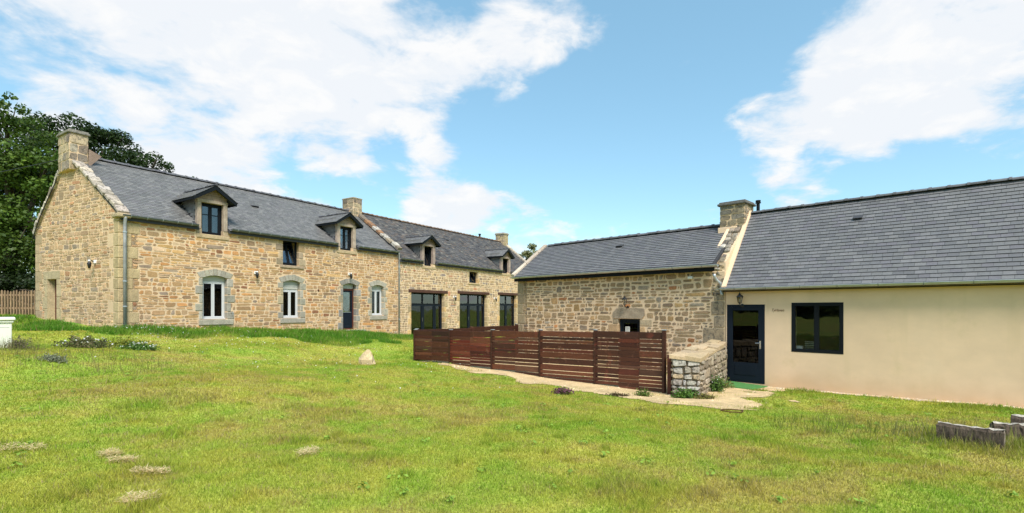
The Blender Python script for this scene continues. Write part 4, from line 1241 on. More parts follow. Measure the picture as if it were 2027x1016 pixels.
    # glazed doors: fanlights above, doors and a side light below
    for a, b, zt, split in ((.98, 3.75, 3.02, (0, .40, .78, 1)), (5.17, 8.06, 3.06, (0, .40, .78, 1)), (9.54, 11.75, 3.10, (0, .5, 1))):
        z0 = .55; zr = zt - .62
        mb = MB(); frame_mesh(mb, a + .01, b - .01, z0, zt - .005, .2, .29, .07); mb.box(a + .08, b - .08, .2, .29, zr - .035, zr + .035)
        gd = mb.build('glazed_door', MAT['anthracite'], root)
        us = [a + .08 + (b - a - .16) * k for k in split]
        for i in range(len(us) - 1):
            if i: box('mullion', MAT['anthracite'], gd, us[i] - .035, us[i] + .035, .2, .29, z0 + .07, zr - .036); box('mullion', MAT['anthracite'], gd, us[i] - .035, us[i] + .035, .2, .29, zr + .036, zt - .076)
            p0, p1 = us[i] + (.035 if i else 0), us[i + 1] - (.035 if i < len(us) - 2 else 0)
            box('fanlight_pane', MAT['glass_bright'], gd, p0, p1, .24, .247, zr + .036, zt - .076)
            mb = MB(); frame_mesh(mb, p0 + .004, p1 - .004, z0 + .075, zr - .04, .19, .255, .065); lf = mb.build('door_leaf', MAT['navy'], gd)
            mb = MB(); mb.box(p0 + .069, p1 - .069, .225, .231, z0 + .14, zr - .105); mb.build('pane', MAT['glass'], gd)
        box('door_dark_sheet', MAT['dark_backing'], gd, a + .02, b - .02, .9, .91, z0, zt)  # dark sheet added behind the doors to make the interior read unlit
        mb = MB(); x = us[1] - .06; mb.tube([(x, .16, 1.45), (x, .16, 1.65)], .012, 6); mb.tube([(x, .16, 1.55), (x, .2, 1.55)], .01, 6); mb.build('door_handle', MAT['chrome'], gd)
    M = root.matrix_basis if False else Matrix.Translation(root.location) @ Matrix.Rotation(rz, 4, 'Z')
    g = 'black wall lamps between the glazed doors'
    for u, lb in ((4.57, 'small black wall lamp between the two wide glazed doors'), (8.88, 'small black wall lamp beside the narrowest glazed door')):
        p = M @ Vector((u, -.045, 2.75)); wall_lamp(p.x, p.y, p.z, rz, lb, g)
    return root


# ================================================================== barn (right, rubble)
RZR = math.atan2(RD[1], RD[0])


def barn():
    r = random.Random(45)
    BL = 8.32; o = (RO[0] - RD[0] * BL, RO[1] - RD[1] * BL)
    root = empty('stone_barn', (o[0], o[1], 0), RZR, 'low rubble stone barn with grey slate roof and a small doorway behind the slatted fence', 'barn', 'stone farm buildings')
    RB = 1.75; RZ = 4.80; ov = -.22; tan = (RZ - 3.43) / (RB - ov); ZE = RZ - tan * RB; GW = 3.6
    holes_o = [(4.71, 5.53, .0, 1.79)]
    mb = MB(); wall_body(mb, 0, BL - .02, -.3, 3.46, holes_o, 0, .45)
    wall = mb.build('wall', MAT['mortar_barn'], root)
    hs = []
    surround(wall, 4.71, 5.53, .05, 1.79, 1.8, hs, (.35, .275, .185), r, arch=False, sill=False, wl=(.22, .40))
    mb = MB(); mb.prism([(4.52, 1.80), (5.62, 1.80), (5.72, 1.92), (5.70, 2.13), (5.4, 2.15), (4.66, 2.14), (4.50, 1.98)], facade, .03, -.3, (.33, .265, .19)); mb.build('lintel', MAT['granite'], wall)
    hs.append((4.48, 5.74, 1.79, 2.16))
    z = -.1; k = 0
    for z, h, l in ((-.1, .4, .5), (.3, .35, .3), (.65, .42, .42), (1.07, .5, .62), (1.57, .36, .3), (1.93, .42, .38), (2.35, .35, .3)):
        box('quoin', MAT['lichen_stone'], wall, BL - .05 - l, BL - .05, -.02, .3, z + .01, z + h - .01, bev=.02, col=jit((.34, .265, .18), .12, r)); hs.append((BL - .06 - l, BL, z, z + h))
    for z, h, l in ((0, .4, .4), (.4, .35, .3), (.75, .4, .45), (1.15, .38, .3), (1.53, .4, .42), (1.93, .4, .3), (2.33, .4, .4), (2.73, .4, .3)):
        box('quoin', MAT['rubble_barn'], wall, -.02, l, -.016, .35, z + .01, z + h - .01, bev=.02, col=jit((.29, .225, .145), .15, r)); hs.append((-.1, l, z, z + h))
    polys = masonry(rubble_cells(0, BL, -.2, 3.46, r, (.19, .32), (.4, .85), .16, .16), [(1, 0, BL - .03), (0, 1, 3.45), (-1, 0, 0)], hs + holes_o, r, (.009, .021))
    emit_pieces(rubble_pieces(polys, facade, PAL_BARN, r, (.004, .018), .012, .22), 'stone', MAT['rubble_barn'], wall, root, 300)
    # far gable, rear wall
    fn = lambda t, z, d: (-d, t, z)
    gable_wall(root, fn, GW, -.2, 3.46, 3.2, RB, 4.66, r, None, [], None, None, None, 'mortar_barn', lambda t, z, d: (-d + .002, t, z))
    mb = MB(); mb.box(.4, BL, GW - .35, GW, -.2, 3.2); mb.build('rear_wall', MAT['inside_wall'], root)
    ov = -.22
    mb = MB()
    pts = [(.0, ov, ZE + tan * ov), (BL - .25, ov, ZE + tan * ov), (BL - .25, RB, RZ), (.0, RB, RZ)]
    mb.add(pts + [(x, y, z - .10) for x, y, z in pts], [(0, 1, 2, 3), (7, 6, 5, 4), (0, 4, 5, 1), (0, 3, 7, 4), (1, 5, 6, 2)])
    pts = [(0, RB, RZ), (BL - .25, RB, RZ), (BL - .25, GW + .2, 3.2), (0, GW + .2, 3.2)]
    mb.add(pts + [(x, y, z - .10) for x, y, z in pts], [(0, 1, 2, 3), (7, 6, 5, 4), (2, 6, 7, 3)])
    roof = mb.build('roof', MAT['roof_deck'], root)
    P = []
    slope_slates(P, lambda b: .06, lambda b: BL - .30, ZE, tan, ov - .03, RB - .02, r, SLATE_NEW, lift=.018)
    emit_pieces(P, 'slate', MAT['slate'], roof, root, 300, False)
    ridge_tiles(roof, .15, BL - .7, RB, RZ + .03, r, L=.40, rad=.10, col=(.105, .105, .115))
    roof_vent(roof, 4.05, 1.15, ZE, tan, .26)
    gutter(root, -.05, BL - .12, ov - .07, ZE + tan * ov - .045, .06, 'zinc_pale', .9, 'zinc')
    box('eave_board', MAT['anthracite'], root, .0, BL - .26, ov + .01, ov + .03, ZE + tan * ov - .22, ZE + tan * ov - .105)
    coping(root, lambda b: -.12, .17, ov - .03, ZE + tan * ov + .02, RB + .02, RZ + .03, r, [(1, (.50, .42, .32)), (1, (.46, .38, .29))], 'granite', (.5, .9), (.07, .075), wob=.1, gap=.001)
    # doorway
    mb = MB(); frame_mesh(mb, 4.72, 5.52, .02, 1.785, .1, .18, .07); d = mb.build('door_frame', MAT['navy'], root)
    mb = MB(); frame_mesh(mb, 4.795, 5.445, .09, 1.71, .11, .16, .07); mb.box(4.865, 5.375, .115, .155, .16, .8); mb.build('door_leaf', MAT['anthracite'], d)
    box('pane', MAT['glass'], d, 4.865, 5.375, .13, .136, .80, 1.64)
    nt = box('notice', MAT['paper'], d, 4.91, 5.08, .122, .125, 1.34, 1.53)
    for k in range(4): box('notice_line', MAT['paper_print'], nt, 4.935, 5.055 - .02 * (k % 2), .1195, .1215, 1.375 + k * .035, 1.388 + k * .035)
    box('room_dark_sheet', MAT['dark_backing'], root, .5, BL - .5, 1.4, 1.42, -.1, 3.0)  # added dark sheet along the barn, standing for its unlit inside
    M = Matrix.Translation(root.location) @ Matrix.Rotation(RZR, 4, 'Z')
    p = M @ Vector((5.08, -.06, 2.34)); wall_lamp(p.x, p.y, p.z, RZR, 'black carriage lantern above the stone lintel of the barn doorway', 'carriage lanterns', 'lantern')
    box('security_light', MAT['paper'], root, 7.2, 7.34, -.1, .02, 3.02, 3.1, bev=.01)
    return root


# ================================================================== rendered annex (right)
def annex():
    r = random.Random(57)
    root = empty('rendered_annex', (RO[0], RO[1], 0), RZR, 'cream rendered annex with dark glazed door, dark window and new grey slate roof', 'house')
    AL = 10.5; RB = 1.75; RZ = 5.08; ov = -.22; tan = (RZ - 2.73) / (RB - ov); ZE = RZ - tan * RB; GW = 3.6
    holes_o = [(.03, 1.05, .06, 2.24), (1.71, 2.88, .99, 2.28)]
    mb = MB(); wall_body(mb, 0, AL, -.3, 2.86, holes_o, -.02, .40)
    mb.build('wall', MAT['render'], root)
    mb = MB(); mb.box(0, AL, GW - .3, GW, -.2, 2.7); mb.box(AL - .3, AL, .4, GW - .31, -.2, 2.7); mb.box(0, .28, .4, GW - .31, -.2, 2.7); mb.build('rear_wall', MAT['inside_wall'], root)
    mb = MB(); mb.box(.28, AL - .3, .4, GW - .31, -.1, .05); mb.build('floor', MAT['inside_wall'], root)
    mb = MB()
    pts = [(.0, ov, ZE + tan * ov), (AL + .1, ov, ZE + tan * ov), (AL + .1, RB, RZ), (.0, RB, RZ)]
    mb.add(pts + [(x, y, z - .10) for x, y, z in pts], [(0, 1, 2, 3), (7, 6, 5, 4), (0, 4, 5, 1), (0, 3, 7, 4), (1, 5, 6, 2)])
    pts = [(0, RB, RZ), (AL + .1, RB, RZ), (AL + .1, GW + .15, 2.55), (0, GW + .15, 2.55)]
    mb.add(pts + [(x, y, z - .10) for x, y, z in pts], [(0, 1, 2, 3), (7, 6, 5, 4), (2, 6, 7, 3)])
    roof = mb.build('roof', MAT['roof_deck'], root)
    P = []
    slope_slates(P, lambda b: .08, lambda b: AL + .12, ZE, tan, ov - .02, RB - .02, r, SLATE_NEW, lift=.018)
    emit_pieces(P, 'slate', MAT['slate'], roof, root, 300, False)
    ridge_tiles(roof, .1, AL, RB, RZ + .035, r, L=.36, rad=.085, col=(.105, .105, .115))
    roof_vent(roof, 2.95, 1.28, ZE, tan, .2)
    gutter(root, -.06, AL + .1, ov - .07, ZE + tan * ov - .03, .055, 'zinc_pale', .8, 'zinc')
    box('eave_board', MAT['anthracite'], root, .0, AL, ov + .005, ov + .03, ZE + tan * ov - .13, ZE + tan * ov - .105)
    # verge strip and rough party wall rising beside the barn roof
    a = math.atan(tan)
    mb = MB(); mb.prism([(-.20, ZE - .20 * tan - .1), (-.26, ZE - .26 * tan + .07), (RB, RZ + .10), (RB, RZ - .2)], lambda b, z, d: (d, b, z), -.035, .09)
    mb.build('verge_strip', MAT['render'], root)
    mb = MB(); mb.prism([(.0, 2.4), (-.02, 3.2), (.1, 3.5), (1.75, 4.90), (1.75, 2.4)], lambda b, z, d: (d, b, z), -.40, -.036); pw = mb.build('party_wall', MAT['mortar_barn'], root)
    PB = [(3, (.34, .29, .23)), (3, (.25, .20, .15)), (2, (.46, .42, .36)), (1, (.16, .13, .10))]
    cells = rubble_cells(-.42, -.08, 2.45, 3.5, r, (.14, .24), (.2, .4), .3, .1)
    for p in masonry(cells, [(1, 0, -.10), (-1, 0, .42), (0, 1, 3.45)], [], r, (.006, .012)):
        mb = MB(); stone(mb, p, facade, jit(pick(PB, r), .2, r), r, (.02, .06), .03); mb.build('stone', MAT['lichen_stone'], pw, True)
    s = 0; al = math.atan2(1.42, 1.67); Ls = math.hypot(1.42, 1.67)
    while s < Ls:
        l = r.uniform(.16, .3); b0 = .06 + s * math.cos(al); z0 = 3.47 + s * math.sin(al)
        for k in range(2):
            M = Matrix.Translation((-.43 + .17 * k + r.uniform(-.02, .02), b0, z0)) @ Matrix.Rotation(al + r.uniform(-.15, .15), 4, 'X') @ Matrix.Rotation(r.uniform(-.12, .12), 4, 'Y')
            box('stone', MAT['lichen_stone'], pw, 0, .16, 0, l - .015, -.08, r.uniform(.05, .11) - .03 * k, bev=.028, col=jit(pick(PB, r), .2, r), M=M)
        s += l
    M = Matrix.Translation((-.47, .02, 3.42)) @ Matrix.Rotation(al, 4, 'X')
    box('mortar_fillet', MAT['render'], pw, -.05, .06, 0, Ls * .97, -.03, .085, bev=.02, M=M)
    ch = chimney(root, root, -.74, .03, 1.35, 2.1, 4.55, 5.36, r, [(4, (.30, .24, .16)), (3, (.26, .205, .14)), (1, (.22, .19, .15))], 'lichen_stone', .16, .12, .06, capcol=(.13, .125, .115), joint=(.003, .008))
    box('mortar_flashing', MAT['render'], ch, -.78, -.2, 1.30, 1.36, 4.48, 4.68, bev=.01)
    mb = MB(); mb.tube([(.24, RB + .12, 4.9), (.24, RB + .12, 5.40)], .05, 10); mb.tube([(.24, RB + .12, 5.40), (.24, RB + .12, 5.42)], .085, 10); mb.tube([(.24, RB + .12, 5.44), (.24, RB + .12, 5.49)], .075, 10); mb.build('flue_pipe', MAT['anthracite'], root)
    downpipe(root, [(-.22, -.29, 3.12), (-.22, -.29, 3.05), (-.20, -.2, 2.95), (-.12, -.1, 2.85), (-.10, -.09, 2.72), (-.10, -.09, 2.62), (-.05, -.18, 2.52)], .042, 'zinc_pale', [(-.10, -.09, 2.7)])
    # door: glazed leaf with panel below
    mb = MB(); frame_mesh(mb, .035, 1.045, .07, 2.235, -.028, .06, .055); d = mb.build('door_frame', MAT['navy'], root)
    mb = MB(); frame_mesh(mb, .092, .988, .127, 2.178, -.032, .03, .10); mb.box(.192, .888, -.032, .03, .227, .62); lf = mb.build('door_leaf', MAT['navy'], d)
    box('door_panel', MAT['navy'], lf, .25, .83, -.040, -.0325, .27, .56, bev=.006)
    mb = MB(); mb.box(.192, .888, -.005, .001, .62, 2.078); mb.build('pane', MAT['glass'], d)
    mb = MB(); mb.box(.915, .955, -.04, -.0325, 1.02, 1.24); mb.tube([(.935, -.04, 1.18), (.935, -.085, 1.18), (.82, -.085, 1.175)], .011, 8); mb.tube([(.935, -.0405, 1.08), (.935, -.05, 1.08)], .018, 8); mb.build('door_handle', MAT['chrome'], lf)
    # window
    mb = MB(); frame_mesh(mb, 1.712, 2.878, .992, 2.278, -.026, .05, .06); mb.box(2.26, 2.32, -.026, .05, 1.052, 2.218); w = mb.build('window', MAT['anthracite'], root)
    for a0, a1 in ((1.772, 2.26), (2.32, 2.818)):
        mb = MB(); frame_mesh(mb, a0 + .002, a1 - .002, 1.054, 2.216, -.02, .03, .025); mb.build('sash', MAT['anthracite'], w)
        box('pane', MAT['glass_clear'], w, a0 + .027, a1 - .027, .0, .006, 1.079, 2.191)
    box('window_ledge', MAT['paper'], w, 1.72, 2.87, .06, .38, .985, 1.0)
    box('room_dark_sheet', MAT['dark_backing'], root, .3, AL - .4, 1.5, 1.52, .05, 2.65)  # added dark sheet behind door and window in place of room shade
    # hand-painted house name
    cu = bpy.data.curves.new('house_name', 'FONT'); cu.body = 'TyHaven'; cu.size = .105; cu.shear = .35; cu.extrude = .003
    to = bpy.data.objects.new('house_name', cu); COL.objects.link(to)
    dg = bpy.context.evaluated_depsgraph_get(); me = bpy.data.meshes.new_from_object(to.evaluated_get(dg)); bpy.data.objects.remove(to)
    me.materials.clear(); me.materials.append(MAT['sign_brown'])
    me.transform(Matrix.Rotation(R(90), 4, 'X')); xs = [v.co.x for v in me.vertices]; k = .30 / (max(xs) - min(xs)); me.transform(Matrix.Diagonal((k, 1, 1, 1)))
    o = bpy.data.objects.new('house_name', me); COL.objects.link(o); o.parent = root; o.location = (1.215, -.023, 2.05)
    M = Matrix.Translation(root.location) @ Matrix.Rotation(RZR, 4, 'Z')
    p = M @ Vector((.46, -.08, 2.36)); wall_lamp(p.x, p.y, p.z, RZR, 'black carriage lantern above the dark glazed door of the rendered annex', 'carriage lanterns', 'lantern')
    # things standing inside the window
    p = M @ Vector((1.86, .16, 1.0)); b = empty('storage_box', p, RZR, 'small white box standing on the ledge inside the annex window', 'box')
    box('carton', MAT['paper'], b, -.07, .07, -.05, .05, 0, .13, bev=.004); box('lid', MAT['shutter_white'], b, -.073, .073, -.053, .053, .1305, .145, bev=.003)
    p = M @ Vector((2.1, .24, 1.0)); b = empty('slatted_rack', p, RZR, 'stack of metal bars on the ledge inside the annex window', 'rack')
    for k in range(6): box('rack_bar', MAT['rail_metal'], b, -.13, .13, -.06, .06, .02 + k * .045, .032 + k * .045)
    for x in (-.12, .12): box('rack_upright', MAT['black_paint'], b, x - .012, x + .012, -.03, .03, 0, .28)
    return root


farmhouse(); longhouse(); barn(); annex()


# ================================================================== slatted fences
def fence(p0, p1, cuts, zt0, zt1, label, seed, detail=True, zlow=None):
    r = random.Random(seed)
    dx, dy = p1[0] - p0[0], p1[1] - p0[1]; L = math.hypot(dx, dy); rz = math.atan2(dy, dx)
    root = empty('slatted_fence', (p0[0], p0[1], gzf(*p0)), rz, label, 'fence', 'stained slatted fences'); zb = root.location.z
    def G(u): return gzf(p0[0] + dx * u / L, p0[1] + dy * u / L) - zb
    BASE = [(.068, .020, .009), (.050, .015, .007), (.088, .028, .012), (.038, .012, .006), (.078, .033, .017), (.064, .015, .007)]
    for i in range(len(cuts)):
        u = cuts[i] * L; zt = zt0 + (zt1 - zt0) * cuts[i] - zb
        box('post', MAT['fence_wood'], root, u - .045, u + .045, .026, .11, G(u) - .3, zt + .03, bev=.006, col=jit(BASE[1], .15, r))
        box('batten', MAT['fence_wood'], root, u - .03, u + .03, -.022, -.002, G(u) + .03, zt - .005, bev=.004, col=jit(BASE[3], .15, r))
        if detail or i in (0, len(cuts) - 1): box('post_cap', MAT['zinc_pale'], root, u - .05, u + .05, .02, .116, zt + .031, zt + .05, bev=.008)
    for i in range(len(cuts) - 1):
        u0, u1 = cuts[i] * L, cuts[i + 1] * L
        zt = zt0 + (zt1 - zt0) * (cuts[i] + cuts[i + 1]) / 2 - zb
        red = 1.7 if i == 1 else 1.0
        cols = [(u0, u1)] if i not in (len(cuts) - 2,) or not detail else [(u0 + (u1 - u0) * a, u0 + (u1 - u0) * b) for a, b in ((0, .36), (.36, .66), (.66, 1))]
        if detail and i in (0, 1, 2): cols = [(u0, u0 + (u1 - u0) * .5), (u0 + (u1 - u0) * .5, u1)]
        pat = [r.choice((.15, .17))] + [r.choice((.072, .08, .09, .155)) for _ in range(20)]
        for ci, (a, b) in enumerate(cols):
            z = zt; k = 0; sh = (.014 if ci == 1 and len(cols) == 3 else 0)
            low = min(G(a), G(b)) + .02
            while z > low + .05:
                h = pat[k]
                if len(cols) == 3 and ci == 1: h = pat[k] + .010
                if z - h < low: h = z - low
                gap = .0125 if not (len(cols) == 3 and ci == 1) else .003
                gap = max(.002, gap * r.choice((1, 1, 1.2, .6, .3) if i < 2 else (1, 1, 1.3, .8)))
                c = jit(r.choice(BASE), .38, r); c = (c[0] * (red if .25 < (zt - z) / (zt - low) < .8 else 1), c[1], c[2])
                M = Matrix.Translation((a, 0, z - h)) @ Matrix.Rotation(r.uniform(-.0025, .0025), 4, 'Y')
                box('board', MAT['fence_wood'], root, .002, b - a - .002, 0, .024, 0, h - .002, bev=.004, col=c, M=M)
                z -= h + gap; k = (k + 1) % 20
    return root


fence((-3.21, 16.6), (3.68, 12.28), (0, .1825, .378, .5775, .78, 1.0), 1.40, 1.56, 'dark reddish brown slatted fence of five panels along the gravel path', 5)
fence((-3.12, 16.78), (0.22, 20.1), (0, .5, 1.0), 1.42, 1.49, 'short dark brown slatted fence running back to the corner of the barn', 6, False)
g0 = gzf(3.8, 12.2)
ep = empty('fence_post', (3.80, 12.17, g0), R(-32), 'short dark red post between the slatted fence and the dry stone wall', 'post')
box('shaft', MAT['fence_wood'], ep, -.05, .05, -.05, .05, -.2, .93, bev=.01, col=(.11, .032, .02)); box('cap', MAT['fence_wood'], ep, -.056, .056, -.056, .056, .931, .955, bev=.01, col=(.09, .03, .02))


# ================================================================== low stone wall by the door
def garden_wall():
    r = random.Random(71)
    NL, NR, FR, FL = (3.74, 11.85), (4.38, 11.72), (6.12, 14.42), (5.82, 14.72)
    root = empty('garden_wall', (4.06, 11.8, gzf(4.06, 11.8)), 0, 'low dry stone wall with flat mortared top beside the annex door', 'wall'); ox, oy, oz = root.location
    zt = {'NL': 1.05, 'NR': .97, 'FR': 1.17, 'FL': 1.20}
    pts = [(NL, zt['NL']), (NR, zt['NR']), (FR, zt['FR']), (FL, zt['FL'])]
    def shr(p, c=(5.0, 13.2), k=.03):
        d = math.hypot(c[0] - p[0], c[1] - p[1]); return (p[0] + (c[0] - p[0]) * k / d, p[1] + (c[1] - p[1]) * k / d)
    mb = MB(); q = [(shr(p), z) for p, z in pts]
    vs_ = [(p[0] - ox, p[1] - oy, -.4) for p, z in q] + [(p[0] - ox, p[1] - oy, z - oz - .07) for p, z in q]
    mb.add(vs_, [(0, 1, 5, 4), (1, 2, 6, 5), (2, 3, 7, 6), (3, 0, 4, 7), (4, 5, 6, 7)])
    core = mb.build('core', MAT['earth_joint'], root)
    PW = [(4, (.40, .37, .32)), (3, (.33, .29, .24)), (2, (.46, .43, .38)), (2, (.27, .22, .17)), (1, (.38, .29, .18))]
    PR = [(4, (.36, .29, .20)), (3, (.30, .24, .17)), (2, (.42, .36, .27)), (2, (.24, .19, .14))]
    def face(A, B, za, zb, pal, hb, wb, joint, proud, tall):
        L = math.hypot(B[0] - A[0], B[1] - A[1]); ux, uy = (B[0] - A[0]) / L, (B[1] - A[1]) / L
        fn = lambda a, z, d: (A[0] + ux * a + uy * d - ox, A[1] + uy * a - ux * d - oy, z - oz)
        cells = rubble_cells(0, L, -.1, 1.2, r, hb, wb, tall, .05)
        m = (zb - za) / L
        for p in masonry(cells, [(-1, 0, .0), (1, 0, L), (-m, 1, za - .075)], [], r, joint, .003):
            mb = MB(); stone(mb, p, fn, jit(pick(pal, r), .18, r), r, proud, .02); mb.build('stone', MAT['lichen_stone'], core, False)
    face(NL, NR, zt['NL'], zt['NR'], PW, (.26, .36), (.4, .66), (.004, .010), (.01, .05), .2)
    face(NR, FR, zt['NR'], zt['FR'], PR, (.22, .34), (.3, .6), (.006, .014), (.005, .04), .35)
    face(FL, NL, zt['FL'], zt['NL'], PR, (.26, .36), (.4, .66), (.006, .014), (.005, .03), .2)
    # flat top: broad slabs bedded in mortar
    n = 7
    for i in range(n):
        for k in range(2):
            def lp(t, s):
                A = [NL[j] + (FL[j] - NL[j]) * t for j in (0, 1)]; B = [NR[j] + (FR[j] - NR[j]) * t for j in (0, 1)]
                za = zt['NL'] + (zt['FL'] - zt['NL']) * t; zb = zt['NR'] + (zt['FR'] - zt['NR']) * t
                return (A[0] + (B[0] - A[0]) * s - ox, A[1] + (B[1] - A[1]) * s - oy, za + (zb - za) * s - oz)
            sp = .5 + .12 * math.sin(i * 2.3)
            s0, s1 = (-.03, sp - .008) if k == 0 else (sp + .008, 1.03)
            t0, t1 = i / n + (.004 if i else -.02), (i + 1) / n - .004
            c = [(x + r.uniform(-.025, .025), y + r.uniform(-.025, .025), z) for x, y, z in (lp(t0, s0), lp(t0, s1), lp(t1, s1), lp(t1, s0))]; h = r.uniform(-.035, .02)
            top = [(x, y, z + h + r.uniform(-.02, .02)) for x, y, z in c]; bot = [(x, y, z - .085) for x, y, z in c]
            cx = sum(p[0] for p in top) / 4; cy = sum(p[1] for p in top) / 4
            ins = [(x + (cx - x) * .07, y + (cy - y) * .07, z + .012) for x, y, z in top]
            mb = MB(); mb.add(bot + top + ins, [(0, 1, 5, 4), (1, 2, 6, 5), (2, 3, 7, 6), (3, 0, 4, 7), (4, 5, 9, 8), (5, 6, 10, 9), (6, 7, 11, 10), (7, 4, 8, 11), (8, 9, 10, 11)], jit((.43, .325, .20), .16, r))
            mb.build('cap_stone', MAT['rubble'], core)


garden_wall()


# ================================================================== small things
def small_things():
    r = random.Random(91)
    # boulder
    bx, by = -4.31, 14.98; z = gzf(bx, by); mb = MB(); seg = 9
    prof = [(-.1, .20), (.04, .235), (.15, .225), (.26, .17), (.35, .11), (.42, .06)]
    vs_ = []
    for zz, rad in prof:
        for k in range(seg):
            a = 2 * math.pi * k / seg; q = rad * r.uniform(.76, 1.16)
            vs_.append((q * math.cos(a) * 1.0 + .05 * zz, q * math.sin(a) * .75, zz + r.uniform(-.03, .03)))
    vs_.append((.03, 0, .46)); n = len(prof)
    fs = [(i * seg + k, i * seg + (k + 1) % seg, (i + 1) * seg + (k + 1) % seg, (i + 1) * seg + k) for i in range(n - 1) for k in range(seg)] + [((n - 1) * seg + k, (n - 1) * seg + (k + 1) % seg, n * seg) for k in range(seg)]
    mb.add(vs_, fs); o = mb.build('boulder', MAT['rock']); o.location = (bx, by, z); tag(o, 'pale upright boulder standing alone in the lawn', 'boulder')
    # rendered block with coping at the left
    px, py = -11.3, 11.5; z = gzf(px, py)
    e = empty('rendered_block', (px, py, z), R(46), 'cream rendered block with a moulded coping slab beside the flower patch', 'planter')
    box('body', MAT['planter_white'], e, -1.25, -.06, .0, .75, -.2, .575, bev=.008)
    box('coping_slab', MAT['planter_white'], e, -1.31, .0, -.06, .81, .63, .70, bev=.022); box('moulding', MAT['planter_white'], e, -1.28, -.03, -.03, .78, .576, .629, bev=.02)
    mb = MB(); 
    for a, b in (((-.62, .18), (-.50, .18)), ((-.56, .10), (-.56, .27)), ((-1.2, .50), (-.1, .47))): mb.tube([(a[0], -.002, a[1]), (b[0], -.002, b[1])], .004, 4)
    mb.build('scored_line', MAT['soil'] if False else MAT['pipe_grey'], e)
    # picket gate
    gx, gy = -18.95, 20.25; z = gzf(gx, gy); e = empty('picket_gate', (gx, gy, z), R(182), 'weathered wooden picket gate beside the farmhouse gable', 'gate')
    GC = (.25, .165, .10)
    n = 15
    for k in range(n):
        x = .06 + k * .115; h = 1.02 + r.uniform(-.03, .03); w = r.uniform(.028, .036)
        mb = MB(); mb.prism([(x - w, .06), (x + w, .06), (x + w, h - .05), (x, h), (x - w, h - .05)], lambda a, b, d: (a, d, b), .0, .02, jit(GC, .16, r)); mb.build('picket', MAT['grey_wood'], e)
    for zz in (.28, .80): box('rail', MAT['grey_wood'], e, -.02, n * .115 + .02, -.032, -.002, zz, zz + .08, bev=.006, col=jit(GC, .1, r))
    M = Matrix.Translation((.1, 0, .3)) @ Matrix.Rotation(-R(19), 4, 'Y'); box('brace', MAT['grey_wood'], e, 0, 1.6, -.056, -.034, 0, .07, bev=.005, col=jit(GC, .1, r), M=M)
    for x in (-.08, n * .115 + .06): box('gate_post', MAT['grey_wood'], e, x - .055, x + .055, -.06, .06, -.3, 1.02, bev=.012, col=(.33, .29, .25))
    # low stub of pale stone at the gate
    e = empty('stone_step', (-18.35, 20.05, gzf(-18.35, 20.05)), R(20), 'pale stone step between the picket gate and the farmhouse corner', 'step')
    box('slab', MAT['granite'], e, -.35, .45, -.25, .25, -.1, .10, bev=.03, col=(.55, .48, .38)); box('top_slab', MAT['granite'], e, -.2, .4, -.15, .24, .101, .18, bev=.03, col=(.5, .42, .33))
    # door mat
    M0 = Matrix.Translation((RO[0], RO[1], 0)) @ Matrix.Rotation(RZR, 4, 'Z'); mb = MB(); q = []
    nu, nv = 12, 10
    for j in range(nv + 1):
        for i in range(nu + 1):
            p = M0 @ Vector((-.10 + 1.24 * i / nu, -1.22 + 1.17 * j / nv, 0)); q.append((p.x, p.y, gzf(p.x, p.y) + .032))
    mb.add(q + [(x, y, zz - .03) for x, y, zz in q], [(j * (nu + 1) + i, j * (nu + 1) + i + 1, (j + 1) * (nu + 1) + i + 1, (j + 1) * (nu + 1) + i) for j in range(nv) for i in range(nu)])
    rim = list(range(nu + 1)) + [(j + 1) * (nu + 1) + nu for j in range(nv)] + [nv * (nu + 1) + nu - 1 - i for i in range(nu)] + [(nv - 1 - j) * (nu + 1) for j in range(nv - 1)]
    N = (nu + 1) * (nv + 1); k = len(rim)
    mb.f += [(rim[i], rim[(i + 1) % k], rim[(i + 1) % k] + N, rim[i] + N) for i in range(k)]
    tag(mb.build('door_mat', MAT['mat_green']), 'green artificial turf mat laid in front of the annex door', 'mat')
    # rusty ring lying on the ground
    mb = MB(); mb.tube([(4.2 + .2 * math.cos(t) * (1 + .1 * math.sin(3 * t)), 9.62 + .16 * math.sin(t), gzf(4.2 + .2 * math.cos(t), 9.62 + .16 * math.sin(t)) + .035) for t in [2 * math.pi * i / 30 for i in range(31)]], .011, 6)
    tag(mb.build('rusty_hoop', MAT['rust'], None, True), 'rusty wire hoop lying on the ground near the end of the path', 'hoop')
    # old timber sleepers
    def sleeper(x, y, rz, l, h, w, label, seed, pitch=0, broken=True):
        rr = random.Random(seed); e = empty('timber_sleeper', (x, y, gzf(x, y)), rz, label, 'sleeper', 'old timber sleepers in the grass')
        mb = MB(); nx = 14; vs_ = []; fs = []
        for i in range(nx + 1):
            t = i / nx; hh = h * (1 + .03 * math.sin(4 * t + seed)) + rr.uniform(-.005, .005) + pitch * t; ww = w * (1 + rr.uniform(-.07, .07))
            ring_ = [(-ww / 2, -.12), (ww / 2, -.12), (ww / 2, hh * .5), (ww / 2 - .012, hh - .03), (ww / 2 - .04, hh), (-ww / 2 + .04, hh + rr.uniform(-.01, .01)), (-ww / 2 + .01, hh - .03), (-ww / 2, hh * .5)]
            vs_ += [(l * t + (rr.uniform(-.02, .02) if i in (0, nx) else 0), a + rr.uniform(-.006, .006), b + rr.uniform(-.006, .006)) for a, b in ring_]
        m_ = 8
        fs = [(i * m_ + k, i * m_ + (k + 1) % m_, (i + 1) * m_ + (k + 1) % m_, (i + 1) * m_ + k) for i in range(nx) for k in range(m_)]
        mb.add(vs_, fs, (.095, .07, .05)); mb.build('timber', MAT['sleeper_wood'], e)
